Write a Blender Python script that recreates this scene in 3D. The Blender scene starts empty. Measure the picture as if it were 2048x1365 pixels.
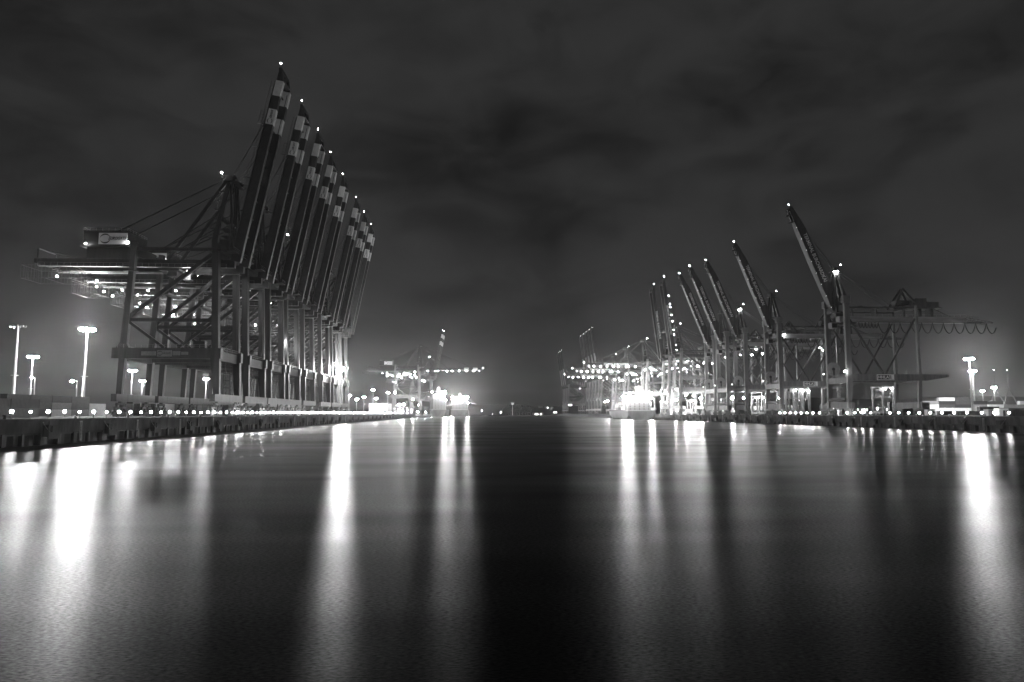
import bpy, bmesh, math, random
from mathutils import Vector, Matrix
random.seed(7)
C = bpy.context.scene.collection
sc = bpy.context.scene
# ------------------------------------------------------------------ camera
cam_d = bpy.data.cameras.new("camera"); cam = bpy.data.objects.new("camera", cam_d); C.objects.link(cam)
cam_d.sensor_width = 36.0; cam_d.lens = 1365/2048*36; cam_d.clip_start = .5; cam_d.clip_end = 12000
cam.location = (0, 0, 6.2)
cam.rotation_euler = (math.radians(90)+math.atan(144.5/1365), 0, -math.atan(69/1365))
sc.camera = cam
# ------------------------------------------------------------------ night sky
w = bpy.data.worlds.new("World"); sc.world = w; w.use_nodes = True
nt = w.node_tree; nt.nodes.clear()
def N(t, **k):
    n = nt.nodes.new(t)
    for a, b in k.items(): setattr(n, a, b)
    return n
out = N('ShaderNodeOutputWorld'); bg = N('ShaderNodeBackground'); tc = N('ShaderNodeTexCoord')
mp = N('ShaderNodeMapping'); mp.inputs['Scale'].default_value = (1.0, 1.0, 2.1); mp.inputs['Rotation'].default_value = (0, .12, 0)
mp.inputs['Location'].default_value = (3.1, .4, 1.7)
n1 = N('ShaderNodeTexNoise'); n1.inputs['Scale'].default_value = 2.1; n1.inputs['Detail'].default_value = 3.5; n1.inputs['Roughness'].default_value = .5; n1.inputs['Distortion'].default_value = .35
r1 = N('ShaderNodeValToRGB'); r1.color_ramp.interpolation = 'EASE'
cr = r1.color_ramp; cr.elements[0].position = .28; cr.elements[0].color = (.0065,)*3+(1,); cr.elements[1].position = .60; cr.elements[1].color = (.030,)*3+(1,)
L = nt.links.new
L(tc.outputs['Generated'], mp.inputs['Vector']); L(mp.outputs['Vector'], n1.inputs['Vector']); n3 = N('ShaderNodeTexNoise'); n3.inputs['Scale'].default_value = 7.5; n3.inputs['Detail'].default_value = 5; n3.inputs['Roughness'].default_value = .55; n3.inputs['Distortion'].default_value = .6
L(mp.outputs['Vector'], n3.inputs['Vector'])
mx_ = N('ShaderNodeMix'); mx_.data_type = 'FLOAT'; mx_.inputs['Factor'].default_value = .34
L(n1.outputs['Fac'], mx_.inputs[2]); L(n3.outputs['Fac'], mx_.inputs[3]); L(mx_.outputs[0], r1.inputs['Fac'])
# added soft rise of the sky behind the viewer, lighting the crane fronts
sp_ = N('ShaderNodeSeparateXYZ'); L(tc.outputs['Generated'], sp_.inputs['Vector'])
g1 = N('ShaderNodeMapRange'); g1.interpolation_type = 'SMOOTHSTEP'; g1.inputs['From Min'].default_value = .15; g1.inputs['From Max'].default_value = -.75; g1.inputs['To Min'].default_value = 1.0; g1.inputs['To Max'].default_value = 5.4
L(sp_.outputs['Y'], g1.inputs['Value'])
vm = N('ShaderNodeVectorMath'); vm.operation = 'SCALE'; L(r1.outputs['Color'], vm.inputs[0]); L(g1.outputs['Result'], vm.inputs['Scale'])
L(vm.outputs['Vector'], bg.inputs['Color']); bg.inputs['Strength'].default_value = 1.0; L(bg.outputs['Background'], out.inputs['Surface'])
sc.view_settings.view_transform = 'Standard'; sc.view_settings.look = 'None'; sc.view_settings.gamma = 1; sc.view_settings.exposure = 0
cy = sc.cycles
cy.max_bounces = 5; cy.diffuse_bounces = 2; cy.glossy_bounces = 3; cy.volume_bounces = 0; cy.transparent_max_bounces = 4
cy.sample_clamp_indirect = 4; cy.use_light_tree = True; cy.caustics_reflective = False; cy.caustics_refractive = False
HAZE = 0.00006
# ------------------------------------------------------------------ materials
MATS = {}
def mat(name, v=.2, rough=.6, var=.25, scale=.6, stretch=(1, 1, 1), emit=0, bump=0, metal=0, v2=None):
    if name in MATS: return MATS[name]
    m = bpy.data.materials.new(name); m.use_nodes = True; t = m.node_tree; b = t.nodes['Principled BSDF']
    b.inputs['Roughness'].default_value = rough; b.inputs['Metallic'].default_value = metal
    if emit:
        b.inputs['Base Color'].default_value = (.8, .8, .8, 1)
        b.inputs['Emission Color'].default_value = (1, 1, 1, 1); b.inputs['Emission Strength'].default_value = emit
    else:
        tc = t.nodes.new('ShaderNodeTexCoord'); mp = t.nodes.new('ShaderNodeMapping'); mp.inputs['Scale'].default_value = stretch
        n = t.nodes.new('ShaderNodeTexNoise'); n.inputs['Scale'].default_value = scale; n.inputs['Detail'].default_value = 5; n.inputs['Roughness'].default_value = .65
        r = t.nodes.new('ShaderNodeValToRGB'); lo = v*(1-var); hi = min(1, v*(1+var)) if v2 is None else v2
        r.color_ramp.elements[0].position = .3; r.color_ramp.elements[0].color = (lo, lo, lo, 1)
        r.color_ramp.elements[1].position = .7; r.color_ramp.elements[1].color = (hi, hi, hi, 1)
        t.links.new(tc.outputs['Object'], mp.inputs['Vector']); t.links.new(mp.outputs['Vector'], n.inputs['Vector'])
        t.links.new(n.outputs['Fac'], r.inputs['Fac']); t.links.new(r.outputs['Color'], b.inputs['Base Color'])
        if bump:
            bp = t.nodes.new('ShaderNodeBump'); bp.inputs['Strength'].default_value = bump; bp.inputs['Distance'].default_value = .1
            t.links.new(n.outputs['Fac'], bp.inputs['Height']); t.links.new(bp.outputs['Normal'], b.inputs['Normal'])
    MATS[name] = m; return m
M = dict(
 crane_dark=mat('dark crane paint', .02, .5, .5, .6, (1, 1, .15)),
 crane_leg=mat('grey crane paint', .04, .45, .5, .6, (1, 1, .12)),
 crane_light=mat('pale crane paint', .14, .45, .4, .6, (1, 1, .12)),
 girder=mat('pale girder paint', .26, .45, .35, .5, (.2, 1, 1)),
 boom_dark=mat('boom paint', .03, .5, .45, .4),
 white=mat('white paint', .75, .5, .12, .5),
 black=mat('black rubber', .02, .7, .4, 1.5),
 rust=mat('worn bogie steel', .1, .7, .6, 1.3),
 steel=mat('galvanised steel', .16, .45, .2, 2),
 concrete=mat('quay concrete', .07, .9, .65, .35, (1, 1, .25), bump=.5),
 deck=mat('quay deck asphalt', .04, .85, .4, .1),
 pile=mat('wet sheet piling', .035, .6, .6, .5, (1, 1, .2), bump=.4),
 mast=mat('mast paint', .55, .5, .15, 1),
 c0=mat('container paint black', .05, .5, .3, 1), c1=mat('container paint dark', .03, .5, .3, 1), c2=mat('container paint grey', .065, .5, .25, 1),
 c3=mat('container paint pale', .24, .5, .2, 1), c4=mat('container paint white', .7, .5, .12, 1),
 hull=mat('ship hull paint', .16, .5, .35, .15, (1, 1, .3)), hullw=mat('pale hull paint', .5, .5, .2, .15, (1, 1, .3)),
 leaf=mat('foliage', .05, .8, .5, .3), bark=mat('bark', .06, .9, .3, 1), hill=mat('hillside', .035, .9, .6, .02),
 wallp=mat('building wall', .5, .8, .15, .2), roof=mat('building roof', .12, .8, .2, .3),
 glass=mat('dark glass', .03, .1, .1, 1),
 l_small=mat('small lamp light', emit=90), l_mid=mat('floodlight', emit=260), l_quay=mat('quay lamp light', emit=280), l_ship=mat('ship floodlight', emit=6500),
 l_mast=mat('mast lamp light', emit=3000), l_star=mat('bright floodlight', emit=12500), l_win=mat('lit window', emit=2.2),
 l_dim=mat('dim lamp', emit=14), l_yard=mat('yard floodlight', emit=2200),
)
# ------------------------------------------------------------------ mesh helpers
class MB:
    def __init__(s): s.v = []; s.f = []; s.mi = []; s.mats = []
    def slot(s, m):
        if m is None: return 0
        if m not in s.mats: s.mats.append(m)
        return s.mats.index(m)
    def add(s, vs, fs, m=None):
        k = len(s.v); i = s.slot(m); s.v += [tuple(v) for v in vs]; s.f += [tuple(k+a for a in f) for f in fs]; s.mi += [i]*len(fs); return s
    def box(s, x0, x1, y0, y1, z0, z1, m=None):
        return s.add([(x0, y0, z0), (x1, y0, z0), (x1, y1, z0), (x0, y1, z0), (x0, y0, z1), (x1, y0, z1), (x1, y1, z1), (x0, y1, z1)],
            [(3, 2, 1, 0), (4, 5, 6, 7), (0, 1, 5, 4), (1, 2, 6, 5), (2, 3, 7, 6), (3, 0, 4, 7)], m)
    def beam(s, p, q, a, b=None, a2=None, b2=None, m=None, side=None):
        """rectangular bar p-q; a = size across (side direction), b = the other"""
        p = Vector(p); q = Vector(q); d = (q-p).normalized(); b = a if b is None else b; a2 = a if a2 is None else a2; b2 = b if b2 is None else b2
        if side is None: side = Vector((0, 1, 0)) if abs(d.y) < .7 else Vector((1, 0, 0))
        u = Vector(side); u = (u-d*u.dot(d)).normalized(); w_ = d.cross(u)
        vs = [p+u*a*.5*i+w_*b*.5*j for i, j in ((-1, -1), (1, -1), (1, 1), (-1, 1))]+[q+u*a2*.5*i+w_*b2*.5*j for i, j in ((-1, -1), (1, -1), (1, 1), (-1, 1))]
        return s.add(vs, [(3, 2, 1, 0), (4, 5, 6, 7), (0, 1, 5, 4), (1, 2, 6, 5), (2, 3, 7, 6), (3, 0, 4, 7)], m)
    def tube(s, p, q, r, n=8, r2=None, m=None):
        p = Vector(p); q = Vector(q); d = (q-p).normalized(); r2 = r if r2 is None else r2
        u = Vector((0, 0, 1)) if abs(d.z) < .9 else Vector((1, 0, 0)); u = (u-d*u.dot(d)).normalized(); w_ = d.cross(u)
        vs = [p+(u*math.cos(t)+w_*math.sin(t))*r for t in [2*math.pi*i/n for i in range(n)]]+[q+(u*math.cos(t)+w_*math.sin(t))*r2 for t in [2*math.pi*i/n for i in range(n)]]
        fs = [(i, (i+1) % n, n+(i+1) % n, n+i) for i in range(n)]+[tuple(range(n-1, -1, -1)), tuple(range(n, 2*n))]
        return s.add(vs, fs, m)
    def path(s, pts, r, n=5, m=None):
        pts = [Vector(p) for p in pts]; vs = []; fs = []
        for i, p in enumerate(pts):
            d = (pts[min(i+1, len(pts)-1)]-pts[max(i-1, 0)]).normalized(); u = Vector((0, 1, 0)); u = (u-d*u.dot(d)).normalized(); w_ = d.cross(u)
            vs += [p+(u*math.cos(2*math.pi*k/n)+w_*math.sin(2*math.pi*k/n))*r for k in range(n)]
            if i: fs += [((i-1)*n+k, (i-1)*n+(k+1) % n, i*n+(k+1) % n, i*n+k) for k in range(n)]
        return s.add(vs, fs, m)
    def ball(s, c, r, m=None, sub=1, sq=1):
        c = Vector(c); g = (1+5**.5)/2
        vs = [Vector(x).normalized() for x in ((-1, g, 0), (1, g, 0), (-1, -g, 0), (1, -g, 0), (0, -1, g), (0, 1, g), (0, -1, -g), (0, 1, -g), (g, 0, -1), (g, 0, 1), (-g, 0, -1), (-g, 0, 1))]
        fs = [(0, 11, 5), (0, 5, 1), (0, 1, 7), (0, 7, 10), (0, 10, 11), (1, 5, 9), (5, 11, 4), (11, 10, 2), (10, 7, 6), (7, 1, 8), (3, 9, 4), (3, 4, 2), (3, 2, 6), (3, 6, 8), (3, 8, 9), (4, 9, 5), (2, 4, 11), (6, 2, 10), (8, 6, 7), (9, 8, 1)]
        for _ in range(sub-1):
            mid = {}; nf = []
            def md(a, b):
                k = (min(a, b), max(a, b))
                if k not in mid: vs.append((vs[a]+vs[b]).normalized()); mid[k] = len(vs)-1
                return mid[k]
            for a, b, c_ in fs:
                x, y, z = md(a, b), md(b, c_), md(c_, a); nf += [(a, x, z), (b, y, x), (c_, z, y), (x, y, z)]
            fs = nf
        return s.add([c+Vector((v.x, v.y, v.z*sq))*r for v in vs], fs, m)
    def rail(s, p, q, h=1.1, step=2.5, r=.05, m=None):
        p = Vector(p); q = Vector(q); n = max(1, round((q-p).length/step)); up = Vector((0, 0, h))
        for i in range(n+1):
            a = p.lerp(q, i/n); s.beam(a, a+up, 2*r, m=m)
        s.beam(p+up, q+up, 2*r, m=m); s.beam(p+up*.5, q+up*.5, 1.4*r, m=m); return s
    def obj(s, name, m=None, parent=None, smooth=False):
        me = bpy.data.meshes.new(name); me.from_pydata(s.v, [], s.f)
        ms = s.mats or [m]
        for x in ms: me.materials.append(x)
        if s.mats: me.polygons.foreach_set('material_index', s.mi)
        if smooth: me.polygons.foreach_set('use_smooth', [True]*len(me.polygons))
        me.update(); o = bpy.data.objects.new(name, me); C.objects.link(o)
        if parent: o.parent = parent
        return o
def tag(o, label=None, cat=None, group=None, kind=None):
    if label: o['label'] = label
    if cat: o['category'] = cat
    if group: o['group'] = group
    if kind: o['kind'] = kind
    return o
def empty(name, loc, label, cat, group=None, rz=0):
    o = bpy.data.objects.new(name, None); C.objects.link(o); o.location = loc; o.rotation_euler = (0, 0, rz); o.empty_display_size = .5
    return tag(o, label, cat, group)
def dup(o, loc=None, label=None, parent=None, rz=None, sc_=None):
    c = o.copy(); C.objects.link(c)
    if parent: c.parent = parent
    if loc is not None: c.location = loc
    if rz is not None: c.rotation_euler = (0, 0, rz)
    if sc_ is not None: c.scale = (sc_,)*3
    if label: c['label'] = label
    for ch in list(o.children): dup(ch, parent=c)
    return c
ORD = 'first second third fourth fifth sixth seventh eighth ninth tenth eleventh twelfth thirteenth fourteenth fifteenth sixteenth seventeenth eighteenth nineteenth twentieth'.split()
TENS = {20: 'twenty', 30: 'thirty', 40: 'forty', 50: 'fifty', 60: 'sixty', 70: 'seventy', 80: 'eighty', 90: 'ninety'}
TENTH = {30: 'thirtieth', 40: 'fortieth', 50: 'fiftieth', 60: 'sixtieth', 70: 'seventieth', 80: 'eightieth', 90: 'ninetieth'}
def ordw(n):
    if n <= 20: return ORD[n-1]
    if n >= 100: return 'hundredth' if n == 100 else 'hundred and '+ordw(n-100)
    t = n//10*10
    return TENTH[t] if n == t else TENS[t]+'-'+ORD[n-t-1]
def text(body, size, mt, d, n, pos, parent, name='lettering', shear=0, ext=.03, align='CENTER', wide=None, bold=0):
    """text running along direction d, facing n, centred at pos"""
    cu = bpy.data.curves.new(name, 'FONT'); cu.body = body; cu.size = size; cu.shear = shear; cu.extrude = ext; cu.align_x = align; cu.align_y = 'CENTER'; cu.offset = bold
    cu.materials.append(mt); cu.resolution_u = 2
    o = bpy.data.objects.new(name, cu); C.objects.link(o)
    d = Vector(d).normalized(); n = Vector(n).normalized(); u = n.cross(d)
    mx = Matrix((d, u, n)).transposed().to_4x4()
    if wide:
        bpy.context.view_layer.update(); sx = wide/max(.01, o.dimensions.x); mx = mx @ Matrix.Diagonal((sx, 1, 1, 1))
    o.matrix_local = Matrix.Translation(pos) @ mx
    bpy.context.view_layer.update()
    me = bpy.data.meshes.new_from_object(o.evaluated_get(bpy.context.evaluated_depsgraph_get())); o2 = bpy.data.objects.new(name, me); C.objects.link(o2); o2.matrix_local = o.matrix_local.copy(); bpy.data.objects.remove(o)
    o2.name = name
    if parent: o2.parent = parent
    return o2
def emblem(mt, R_, d, n, pos, parent):
    """two open crescents chasing each other round a ring"""
    mb = MB(); d = Vector(d).normalized(); n = Vector(n).normalized(); u = n.cross(d); p = Vector(pos)
    for a0 in (20, 200):
        k = 14; vs = []; fs = []
        for i in range(k+1):
            t = math.radians(a0+150*i/k); wd = R_*.26*math.sin(math.pi*(i+.3)/(k+.6))+.01
            for rr in (R_, R_-wd): vs.append(p+(d*math.cos(t)+u*math.sin(t))*rr)
            if i: fs.append((2*i-2, 2*i-1, 2*i+1, 2*i))
        mb.add(vs, fs); mb.add([v+n*.04 for v in vs], fs)
    return mb.obj('emblem', mt, parent)
def lamp(parent, p, r=.4, m='l_small', name='lamp', sub=1):
    mb = MB(); x, y, z = p
    mb.box(x-r*.5, x+r*.5, y-r*.5, y+r*.5, z+r*.8, z+r*1.7, M['steel']); mb.ball(p, r, M[m], sub)
    return mb.obj(name, None, parent)
# ------------------------------------------------------------------ setting
DZ = 5.0; XL = -85.0; XR = 170.0
# water
wm = bpy.data.materials.new('harbour water'); wm.use_nodes = True; t = wm.node_tree; b = t.nodes['Principled BSDF']
t.nodes.remove(b)
nd = lambda k, **kw: t.nodes.new(k)
tcn = nd('ShaderNodeTexCoord'); mpn = nd('ShaderNodeMapping'); mpn.inputs['Scale'].default_value = (.35, 1.0, 1)
nn = nd('ShaderNodeTexNoise'); nn.inputs['Scale'].default_value = 9; nn.inputs['Detail'].default_value = 5; nn.inputs['Roughness'].default_value = .7
bp = nd('ShaderNodeBump'); bp.inputs['Strength'].default_value = .2; bp.inputs['Distance'].default_value = .03
mp2 = nd('ShaderNodeMapping'); mp2.inputs['Scale'].default_value = (.25, 1, 1); n2 = nd('ShaderNodeTexNoise'); n2.inputs['Scale'].default_value = .045; n2.inputs['Detail'].default_value = 4
tg = nd('ShaderNodeTangent'); tg.direction_type = 'UV_MAP'; tg.uv_map = 'UVMap'
ga = nd('ShaderNodeBsdfAnisotropic'); ga.distribution = 'BECKMANN'; ga.inputs['Roughness'].default_value = .315; ga.inputs['Anisotropy'].default_value = .36   # wind waves
gb = nd('ShaderNodeBsdfAnisotropic'); gb.distribution = 'BECKMANN'; gb.inputs['Roughness'].default_value = .26; gb.inputs['Anisotropy'].default_value = .12       # calmer water between them
df = nd('ShaderNodeBsdfDiffuse'); df.inputs['Color'].default_value = (.004, .004, .004, 1)
mg = nd('ShaderNodeMixShader'); mf = nd('ShaderNodeMixShader'); fr = nd('ShaderNodeFresnel'); fr.inputs['IOR'].default_value = 1.333
mr = nd('ShaderNodeMapRange'); mr.inputs['From Min'].default_value = .35; mr.inputs['From Max'].default_value = .65; mr.inputs['To Min'].default_value = .2; mr.inputs['To Max'].default_value = .5
lk = t.links.new
lk(tcn.outputs['Object'], mpn.inputs['Vector']); lk(mpn.outputs['Vector'], nn.inputs['Vector']); lk(nn.outputs['Fac'], bp.inputs['Height'])
lk(tcn.outputs['Object'], mp2.inputs['Vector']); lk(mp2.outputs['Vector'], n2.inputs['Vector']); lk(n2.outputs['Fac'], mr.inputs['Value'])
for g_ in (ga, gb): lk(bp.outputs['Normal'], g_.inputs['Normal']); lk(tg.outputs['Tangent'], g_.inputs['Tangent'])
lk(mr.outputs['Result'], mg.inputs['Fac']); lk(ga.outputs[0], mg.inputs[1]); lk(gb.outputs[0], mg.inputs[2])
fm = nd('ShaderNodeMath'); fm.operation = 'MULTIPLY'; lk(fr.outputs['Fac'], fm.inputs[0])
# ripple shading painted into the reflectance: a fine grain over broad wind patches
mg2 = nd('ShaderNodeMapping'); mg2.inputs['Scale'].default_value = (.4, 1, 1); mg2.inputs['Rotation'].default_value = (0, 0, .12); gn_ = nd('ShaderNodeTexNoise'); gn_.inputs['Scale'].default_value = 14; gn_.inputs['Detail'].default_value = 3; gn_.inputs['Roughness'].default_value = .65
gw = nd('ShaderNodeTexNoise'); gw.inputs['Scale'].default_value = .11; gw.inputs['Detail'].default_value = 5
gr_ = nd('ShaderNodeMapRange'); gr_.inputs['From Min'].default_value = .3; gr_.inputs['From Max'].default_value = .7; gr_.inputs['To Min'].default_value = .2; gr_.inputs['To Max'].default_value = 1.0
gs_ = nd('ShaderNodeMapRange'); gs_.inputs['From Min'].default_value = .3; gs_.inputs['From Max'].default_value = .7; gs_.inputs['To Min'].default_value = .7; gs_.inputs['To Max'].default_value = 1.15
gm = nd('ShaderNodeMath'); gm.operation = 'MULTIPLY'
lk(tcn.outputs['Object'], mg2.inputs['Vector']); lk(mg2.outputs['Vector'], gn_.inputs['Vector']); lk(mg2.outputs['Vector'], gw.inputs['Vector'])
lk(gn_.outputs['Fac'], gr_.inputs['Value']); lk(gw.outputs['Fac'], gs_.inputs['Value']); lk(gr_.outputs['Result'], gm.inputs[0]); lk(gs_.outputs['Result'], gm.inputs[1]); lk(gm.outputs[0], fm.inputs[1]); lk(fm.outputs[0], mf.inputs['Fac']); lk(df.outputs[0], mf.inputs[1]); lk(mg.outputs[0], mf.inputs[2]); lk(mf.outputs[0], t.nodes['Material Output'].inputs['Surface'])
wo = tag(MB().add([(-4200, -300, 0), (4200, -300, 0), (4200, 5200, 0), (-4200, 5200, 0)], [(0, 1, 2, 3)]).obj('water', wm), 'dark rippled harbour water', kind='structure')
uv = wo.data.uv_layers.new(name='UVMap')
for lp in wo.data.loops:
    co = wo.data.vertices[lp.vertex_index].co; uv.data[lp.index].uv = (co.x/1000, co.y/1000)     # waves are steeper along the channel than across it
# quay decks
EL, ER = 1100, 1500
tag(MB().box(-2600, XL-.02, -40, EL, 2.3, DZ).obj('left_quay_ground', M['deck']), 'asphalt quay deck', kind='structure')
tag(MB().box(XR+.02, 2600, -40, ER, 2.3, DZ).obj('right_quay_ground', M['deck']), 'asphalt quay deck', kind='structure')
def quay(s, X, Y0, Y1, label, joint):
    root = empty('quay_wall', (X, 0, 0), label, 'quay wall')
    f = MB(); y = Y0; k = 0          # face panels between joints
    while y < Y1:
        y2 = min(y+joint, Y1); x0, x1 = sorted((0, s*.55))
        f.box(x0, x1, y+.5, y2-.5, 2.4, DZ-.35); f.box(min(0, s*.2), max(0, s*.2), y2-.5, y2+.5, 2.5, DZ-.36)
        y = y2
    f.obj('concrete_face', M['concrete'], root)
    for k in range(14):
        yy = (151 if s > 0 else 222)+24.5*k; l_ = MB()
        for e_ in (-.3, .3): l_.beam((s*.66, yy+e_, .4), (s*.66, yy+e_, DZ-.4), .09)
        for z_ in range(14): l_.beam((s*.66, yy-.3, .6+.3*z_), (s*.66, yy+.3, .6+.3*z_), .06)
        l_.box(*sorted((s*.5, s*.7)), yy-.4, yy+.4, DZ-.6, DZ-.4).obj('ladder', M['girder'], root)
    MB().box(*sorted((-s*.5, s*.75)), Y0, Y1, DZ-.347, DZ+.12).obj('coping', M['concrete'], root)
    p = MB(); n = int((min(Y1, 900)-Y0)/1.1); vs = []; fs = []
    for i in range(n+1):
        yy = Y0+(min(Y1, 900)-Y0)*i/n; xx = -s*(.5 if i % 4 in (0, 1) else 1.0); vs += [(xx, yy, -1), (xx, yy, 2.5)]
        if i: fs.append((2*i-2, 2*i, 2*i+1, 2*i-1) if s > 0 else (2*i-2, 2*i-1, 2*i+1, 2*i))
    p.add(vs, fs); p.obj('sheet_piling', M['pile'], root)
    MB().box(*sorted((-s*1.2, -s*.7)), min(Y1, 900), Y1, -1, 2.4).obj('far_piling', M['pile'], root)
    q = MB()
    yy = Y0+3
    while yy < min(Y1, 620): q.box(*sorted((-s*.9, s*.1)), yy-.3, yy+.3, -1, 2.41); yy += 5.5
    q.box(*sorted((-s*.7, -s*.1)), Y0, 620, 2.0, 2.405)
    q.obj('pile_row', M['pile'], root)
    return root
quay(1, XL, -40, EL, 'left concrete quay wall with dark piling under the row of tall dark cranes', 36)
quay(-1, XR, -40, ER, 'right concrete quay wall with dark piling under the cranes with lettered booms', 30)
# fenders
def fender(s):
    r = empty('quay_fender', (0, 0, 0), 'x', 'fender', 'fenders on the left quay wall' if s > 0 else 'fenders on the right quay wall')
    b_ = MB().box(*sorted((s*.56, s*1.5)), -1.4, 1.4, 1.6, 3.9); b_.obj('rubber_block', M['black'], r)
    g = MB(); g.box(*sorted((s*1.5, s*1.75)), -1.7, 1.7, 1.2, 2.5).box(*sorted((s*1.5, s*1.7)), -.5, .5, 2.5, 3.7)
    g.obj('face_plate', M['black'], r)
    ch = MB().beam((s*.6, -1.8, 4.3), (s*1.6, -1.2, 2.6), .12).beam((s*.6, -1.8, 4.3), (s*.6, -1.8, 4.5), .25); ch.obj('chain', M['steel'], r)
    return r
f0 = fender(1)
for i in range(26):
    lb = f'black rubber fender on the left quay wall, {ordw(i+1)} from the near end'
    y = 140+22*i
    if i == 0: f0.location = (XL, y, 0); f0['label'] = lb
    else: dup(f0, (XL, y, 0), lb)
f1 = fender(-1)
for i in range(22):
    lb = f'black rubber fender on the right quay wall, {ordw(i+1)} from the near end'
    y = 214+17.6*i
    if i == 0: f1.location = (XR, y, 0); f1['label'] = lb
    else: dup(f1, (XR, y, 0), lb)
# bollards
bo = MB(); bo.tube((0, 0, 0), (0, 0, .5), .28, 10, .22).tube((0, 0, .5), (0, 0, .75), .38, 10, .3)
bo = bo.obj('bollard', M['black']); tag(bo, 'x', 'bollard', 'mooring bollards on the quay edges')
k = 0
for s_, X, Y0, n, sp in ((1, XL-.6, 129, 12, 22), (-1, XR+.6, 205, 12, 17.6)):
    for i in range(n):
        o = bo if k == 0 else dup(bo); o.location = (X, Y0+sp*i, DZ+.12); k += 1
        o['label'] = f"black mooring bollard on the {'left' if s_ > 0 else 'right'} quay edge, {ordw(i+1)} from the near end"
# row of quay lamps
def quay_lamp(g, gr=.31, gm='l_quay'):
    r = empty('quay_lamp', (0, 0, 0), 'x', 'lamp', g)
    MB().tube((0, 0, 0), (0, 0, 1.2), .09, 6).box(-.22, .22, -.22, .22, 1.1, 1.22).obj('post', M['steel'], r)
    MB().ball((0, 0, 1.22+gr), gr, M[gm], 2).obj('globe', M[gm], r)
    return r
ql = quay_lamp('lamps along the left quay edge'); qlb = quay_lamp('lamps along the left quay edge', .26, 'l_small'); qlc = quay_lamp('lamps along the left quay edge', .34)
for i in range(105):
    y = 133.2+5.52*i
    if any(abs(y-c) < 0 for c in ()): continue
    o = ql if i == 0 else dup((ql, qlb, qlc)[(i*7+i//5) % 3])
    o.location = (-87.2, y, DZ); o['label'] = f'glowing quay lamp on the left quay edge, {ordw(i+1)} from the near end'
for x_ in (qlb, qlc):
    for ch in list(x_.children): bpy.data.objects.remove(ch)
    bpy.data.objects.remove(x_)
qr = quay_lamp('lamps along the right quay edge')
ry = [213, 219.5, 225, 232, 238.5, 245, 251.4, 258, 264.6, 271, 277, 291, 297.3, 303.6, 310, 336, 342.4, 348.8, 355.2, 361.6, 368, 374.4, 381]
for i, y in enumerate(ry):
    o = qr if i == 0 else dup(qr)
    o.location = (171.3, y, DZ-.15); o['label'] = f'glowing quay lamp on the right quay edge, {ordw(i+1)} from the near end'
# ------------------------------------------------------------------ light masts
def mast(x, y, h, label, kind='l_mast', n=8, R_=2.5, lr=.62, lit=True, arm=False):
    r = empty('light_mast', (x, y, DZ), label, 'light mast', 'light masts on the terminal')
    p = MB(); p.tube((0, 0, 0), (0, 0, h*.45), .017*h+.1, 10, .012*h+.08); p.tube((0, 0, h*.45), (0, 0, h), .0115*h+.07, 10, .006*h+.05)
    p.tube((0, 0, h*.45-.15), (0, 0, h*.45+.15), .035*h, 10); p.obj('pole', M['mast'], r)
    if arm:
        MB().beam((0, 0, h), (-2.2, 0, h+.3), .18).beam((-1.4, 0, h+.2), (-2.6, 0, h+.3), .5, .22).obj('arm', M['mast'], r)
        MB().ball((-2.1, 0, h-.2), lr, M[kind], 2).obj('lamp', M[kind], r)
        return r
    g = MB()
    for i in range(n):
        a = 2*math.pi*i/n; b2 = 2*math.pi*(i+1)/n
        g.beam((R_*math.cos(a), R_*math.sin(a), h), (R_*math.cos(b2), R_*math.sin(b2), h), .15)
        if i % 2 == 0: g.beam((0, 0, h), (R_*math.cos(a), R_*math.sin(a), h), .12)
    g.obj('ring', M['steel'], r)
    for i in range(n):
        a = 2*math.pi*(i+.5)/n; lx, ly = R_*math.cos(a), R_*math.sin(a)
        if lit: MB().box(lx-.3, lx+.3, ly-.3, ly+.3, h+.05, h+.35, M['steel']).ball((lx, ly, h-.4), lr, M[kind], 1, .85).obj('lamp', None, r)
        else:
            mb = MB().box(lx-.35, lx+.35, ly-.3, ly+.3, h-.4, h+.3, M['steel'])
            if i in (3, 4): mb.ball((lx, ly-.1, h-.4), .22, M['l_mid'])
            mb.obj('lamp', None, r)
    return r
mast(-168.6, 302, 37.6, 'tall bright light mast standing behind the containers beside the nearest dark crane')
mast(-191.7, 293, 37.4, 'tall light mast with almost all its lamps dark at the left edge', lit=False)
mast(-284.6, 451, 37.5, 'bright light mast between the dark mast and the nearest tall one')
mast(-292.4, 594, 37.5, 'light mast seen through the portal of the nearest dark crane, taller of the two there')
mast(-376.7, 789, 37.5, 'smaller looking light mast seen through the portal of the nearest dark crane')
mast(-284.2, 732, 37.5, 'light mast seen just left of the waterside leg of the nearest dark crane')
mast(-170.3, 300, 15, 'short street lamp left of the bright mast among the containers', 'l_yard', arm=True, lr=.5)
mast(-271, 433, 23, 'short street lamp standing close beside the bright second mast', 'l_yard', arm=True, lr=.5)
for x, y, h, nm in ((-162.1, 760, 23.6, 'small mast seen through the legs of the far dark cranes'), (-151.7, 820, 22.4, 'small mast right of the last legs of the dark cranes'),
    (-170.7, 980, 20.9, 'low mast first in the open yard past the dark cranes'), (-155.7, 950, 23.8, 'low mast second in the open yard past the dark cranes'),
    (-135.7, 900, 31.9, 'taller mast left of the bright warehouse'), (-127.5, 870, 20, 'low mast in front of the bright warehouse'), (-120.5, 930, 29.4, 'mast rising behind the bright warehouse')):
    mast(x, y, h, nm, 'l_yard', n=6, R_=1.6, lr=.4)
mast(343.1, 459, 39.4, 'tallest bright light mast on the right beside the container stacks')
mast(446.4, 594, 39.4, 'second bright light mast just behind the tallest one on the right')
mast(760.9, 971, 39.3, 'distant light mast between the two faint derricks on the right', 'l_yard')
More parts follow.
